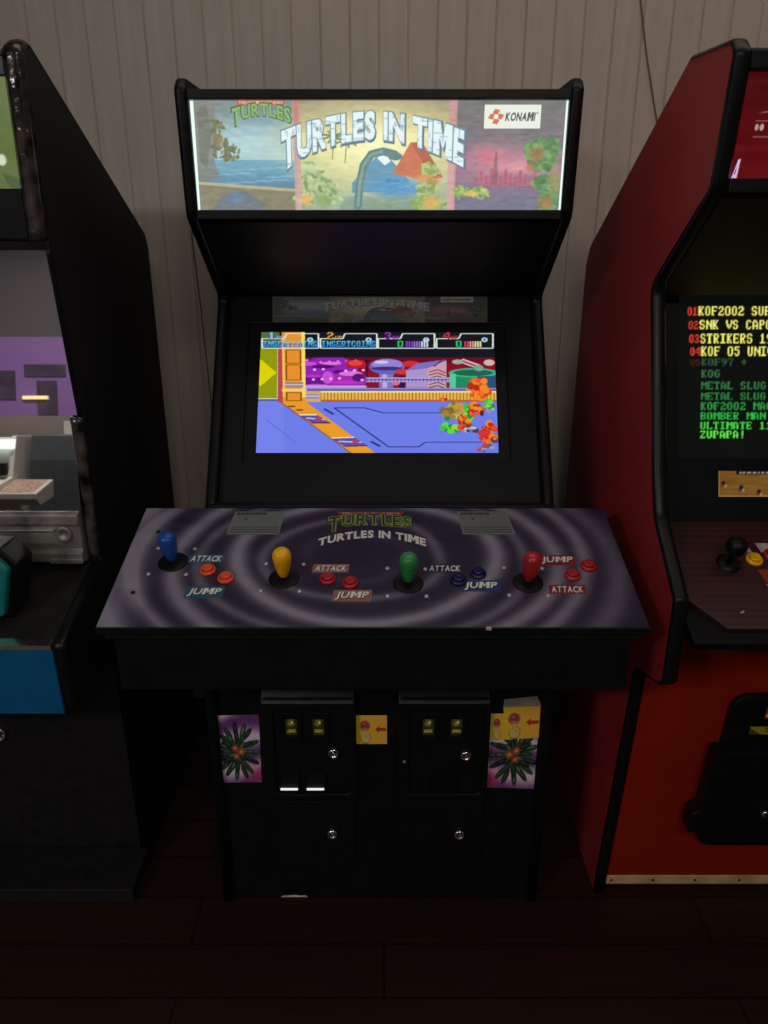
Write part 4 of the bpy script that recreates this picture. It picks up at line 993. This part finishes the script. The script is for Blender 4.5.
def green_marquee():
    A = Art(260, 90, 0, 1, 0, 1, (76, 104, 40))
    A.grad(0, 1, (108, 124, 78), (90, 112, 52)); A.ell(.985, .95, .05, .20, (120, 130, 90), .6, .6); A.ell(.948, .72, .012, .05, (220, 228, 200)); A.poly([(.0, 0), (.965, 0), (.955, .16), (.90, .2), (.0, .2)], (206, 214, 200)); A.poly([(.965, 1), (.94, .82), (1, .9), (1, 1)], (70, 90, 60), .7); A.mottle(4, 20)
    return A
art_obj('marquee_sheet', green_marquee(), [(li + .010, 1.366, 1.640), (lj - .010, 1.366, 1.640), (li + .010, 1.362, 1.470), (lj - .010, 1.362, 1.470)], art_light('green_marquee', .85, .3), blk.o, label='dim green marquee sheet')
obj('marquee_retainer', prism_x(BM(), [(1.358, 1.636), (1.360, 1.665), (1.39, 1.676), (1.39, 1.660), (1.372, 1.636)], li + .011, lj - .011), M['frame'], blk.o, bevel=.002)
obj('marquee_retainer', prism_x(BM(), [(1.352, 1.396), (1.354, 1.474), (1.372, 1.474), (1.44, 1.394), (1.43, 1.3945)], li + .011, lj - .011), M['satin'], blk.o, bevel=.002)
# tilted smoked glass
g0, g1 = Vector((0, 1.374, .905)), Vector((0, 1.438, 1.392)); gd = (g1 - g0).normalized(); gn = Vector((0, -gd.z, gd.y)); GL = (g1 - g0).length
gm = plane_matrix(g0, gd, gn)
obj('screen_glass', prism(BM(), [(li - .013, .185), (li, .185), (li, 0), (lj, 0), (lj, .185), (lj + .013, .185), (lj + .013, GL), (li - .013, GL)], -.005, 0, gm), M['glass'], blk.o, label='smoked glass reflecting the purple wall opposite')
# worn metal tray below the glass
tray = obj('metal_tray', prism_x(BM(), [(1.372, .908), (1.362, .904), (1.362, .884), (1.368, .880), (1.368, .832), (1.360, .826), (1.360, .808), (1.385, .800), (1.40, .806), (1.40, .908)], li, lj - .004), M['worn_metal'], blk.o, bevel=.002)
tm = plane_matrix((0, 1.368, 0), (0, 0, 1), (0, -1, 0))
obj('tray_bolt', lathe(BM(), [(0, .0), (.0165, 0), (.0165, .003), (.013, .005), (.007, .0045), (.0065, .002), (0, .002)], tm @ Matrix.Translation((-.6135, .864, 0)), 28), M['worn_metal'], tray, smooth=True, center=True)
obj('tray_rib', prism(BM(), rc(li, -.630, .870, .874), 0, .006, tm), M['worn_metal'], tray, bevel=.001)
obj('tray_clip', prism(BM(), rrect(-.645, -.580, .806, .815, .003), .004, .012, tm), M['worn_metal'], tray, bevel=.001)
# control shelf with blue front
obj('control_shelf', prism_x(BM(), [(1.385, .800), (1.180, .736), (1.180, .720), (1.385, .77)], li, lj), M['grey_laminate'], blk.o, bevel=.001)
bl = obj('panel_front', prism_x(BM(), [(1.170, .736), (1.176, .590), (1.20, .590), (1.20, .73)], li, lj), M['azure'], blk.o, bevel=.002, label='bright blue panel front')
obj('top_strip', prism_x(BM(), [(1.166, .728), (1.166, .737), (1.185, .741), (1.185, .732)], li, lj), M['chrome'], bl)
sm = plane_matrix((0, 1.24, 0), (0, 0, 1), (0, -1, 0))
hs = obj('controller_holder', prism(BM(), [(-.760, .760), (-.664, .760), (-.655, .79), (-.640, .862), (-.668, .893), (-.760, .893)], -.05, .012, sm), M['black_plastic'], blk.o, bevel=.004)
obj('controller', prism(BM(), [(-.750, .768), (-.672, .768), (-.664, .80), (-.650, .858), (-.671, .884), (-.750, .884)], .010, .03, sm), M['teal'], hs, bevel=.006, label='teal plastic controller body')
obj('front_board', box(BM(), li, lj, 1.430, 1.448, 0, .72), M['grey_laminate'], blk.o)
obj('plinth', prism_x(BM(), [(1.305, 0), (1.309, .034), (1.425, .042), (1.425, 0)], LL + .004, LR - .003), M['grey_laminate'], blk.o, bevel=.002)
bmx = lathe(BM(), [(.019, 0), (.019, .006), (.016, .010), (.012, .008), (.0115, 0)], plane_matrix((-.855, 1.430, .362), (0, 0, 1), (0, -1, 0)), 28)
obj('lock_ring', bmx, M['chrome'], blk.o, smooth=True, center=True, label='chrome ring of a lock')

# ================================================================== what the smoked glass mirrors: the far side of the room
wht = T('arcade_cabinet', 'low white arcade cabinet across the room, mirrored in the smoked glass', 'arcade cabinet', (-2.72, -2.5, 0), 'arcade cabinets across the room')
wp = [(-2.20, 0), (-2.20, .60), (-1.98, .64), (-1.98, .75), (-2.16, .79), (-2.24, 1.06), (-2.80, 1.06), (-2.80, 0)]
for x0, x1 in ((-3.06, -3.03), (-2.44, -2.41)): obj('side_panel', prism_x(BM(), wp, x0, x1), M['white_paint'], wht.o, bevel=.004)
obj('body', prism_x(BM(), [(-2.23, 0), (-2.23, .60), (-2.23, .79), (-2.27, 1.05), (-2.79, 1.05), (-2.79, 0)], -3.03, -2.44), M['white_paint'], wht.o)
obj('control_deck', prism_x(BM(), [(-2.22, .66), (-2.02, .62), (-1.96, .66), (-1.96, .70), (-2.22, .775)], -3.10, -2.17), M['white_paint'], wht.o, bevel=.006)
obj('deck_picture', prism_x(BM(), [(-1.975, .7055), (-2.20, .771), (-2.20, .773), (-1.975, .7075)], -2.40, -2.20), mat('red_brown_print', rgb(196, 160, 136), .5, var=.6, scale=60), wht.o)
obj('marquee_light', box(BM(), -3.02, -2.412, -2.235, -2.190, .975, 1.035), emit('white_marquee_light', rgb(235, 255, 246), 2.6), wht.o, label='bright white strip of light')
obj('screen', box(BM(), -2.90, -2.475, -2.235, -2.205, .80, .88), M['black_plastic'], wht.o)
drk = T('arcade_cabinet', 'low dark arcade cabinet across the room, beside the white one in the reflection', 'arcade cabinet', (-2.12, -2.5, 0), 'arcade cabinets across the room')
M['slate'] = mat('slate_laminate', rgb(70, 76, 76), .45, var=.15)
obj('body', prism_x(BM(), [(-2.30, 0), (-2.30, .90), (-2.34, 1.07), (-2.80, 1.07), (-2.80, 0)], -2.36, -1.86), M['slate'], drk.o, bevel=.01)
obj('base_board', box(BM(), -2.34, -1.88, -2.32, -2.299, 0, .12), M['black_plastic'], drk.o)
tag(obj('paper_notice', box(BM(), -2.20, -2.10, -2.50, -2.49, 1.07, 1.16), M['white_paint'], center=True), 'small white notice standing on the dark cabinet in the reflection', 'notice')
for x0, x1, za, zb, lab in ((-2.90, -2.76, 1.33, 1.545, 'tall dark poster on the purple wall opposite'), (-2.69, -2.38, 1.50, 1.59, 'low wide dark sign on the purple wall opposite'), (-2.60, -2.45, 1.22, 1.47, 'dark notice under the wide sign on the purple wall opposite')):
    tag(obj('poster', box(BM(), x0, x1, RY0, RY0 + .008, za, zb), M['poster'], center=True), lab, 'poster')
st = T('wall_lamp', 'short warm strip lamp on the purple wall opposite', 'wall lamp', (-2.61, RY0, 1.335))
obj('lamp_tube', box(BM(), -2.70, -2.52, RY0 + .012, RY0 + .03, 1.335, 1.355), emit('warm_strip', rgb(255, 226, 160), 2.5), st.o)
obj('lamp_back', box(BM(), -2.71, -2.51, RY0, RY0 + .012, 1.33, 1.36), M['white_paint'], st.o)

# ================================================================== lights
def area(name, loc, rot, sx, sy, power, col):
    l = bpy.data.lights.new(name, 'AREA'); l.shape = 'RECTANGLE'; l.size = sx; l.size_y = sy; l.energy = power; l.color = col
    o = bpy.data.objects.new(name, l); C.objects.link(o); o.location = loc; o.rotation_euler = rot; return o
def ceiling_lamp(x, y, w, d, power, col, label):
    t = T('ceiling_lamp', label, 'ceiling lamp', (x, y, RZ - .03), 'ceiling lamps')
    obj('lamp_tray', ring(BM(), rc(x - w / 2 - .02, x + w / 2 + .02, y - d / 2 - .02, y + d / 2 + .02), rc(x - w / 2, x + w / 2, y - d / 2, y + d / 2), RZ - .035, RZ, Matrix()), M['white_paint'], t.o)
    a = area('lamp_light', (0, 0, .015), (0, 0, 0), w, d, power, col); a.parent = t.o
ceiling_lamp(.45, -1.2, 1.2, .6, 23, (1, .92, .82), 'ceiling lamp behind and above the camera')
ceiling_lamp(.55, 1.25, 2.6, .9, 7.6, (1, .92, .84), 'ceiling lamp over the row of cabinets')  # added fill, stands in for light bounced off the ceiling
ceiling_lamp(-2.3, -1.75, 1.2, .4, 54, (1, .94, .95), 'ceiling lamp over the far side of the room')  # added to light the wall that the smoked glass mirrors

w = bpy.data.worlds.new('world'); scene.world = w; w.use_nodes = True
w.node_tree.nodes['Background'].inputs[0].default_value = (.02, .02, .022, 1); w.node_tree.nodes['Background'].inputs[1].default_value = 1

# ================================================================== camera
cam = bpy.data.cameras.new('camera'); co = bpy.data.objects.new('camera', cam); C.objects.link(co)
co.location = (0, 0, 1.42); co.rotation_euler = (R(90 - 20.5), 0, 0)
cam.sensor_fit = 'VERTICAL'; cam.sensor_height = 36; cam.lens = 770 / 1024 * 36; cam.clip_start = .02
scene.camera = co
scene.view_settings.view_transform = 'Standard'; scene.view_settings.look = 'None'; scene.view_settings.gamma = 1
scene.view_settings.exposure = 0; scene.view_settings.use_curve_mapping = False
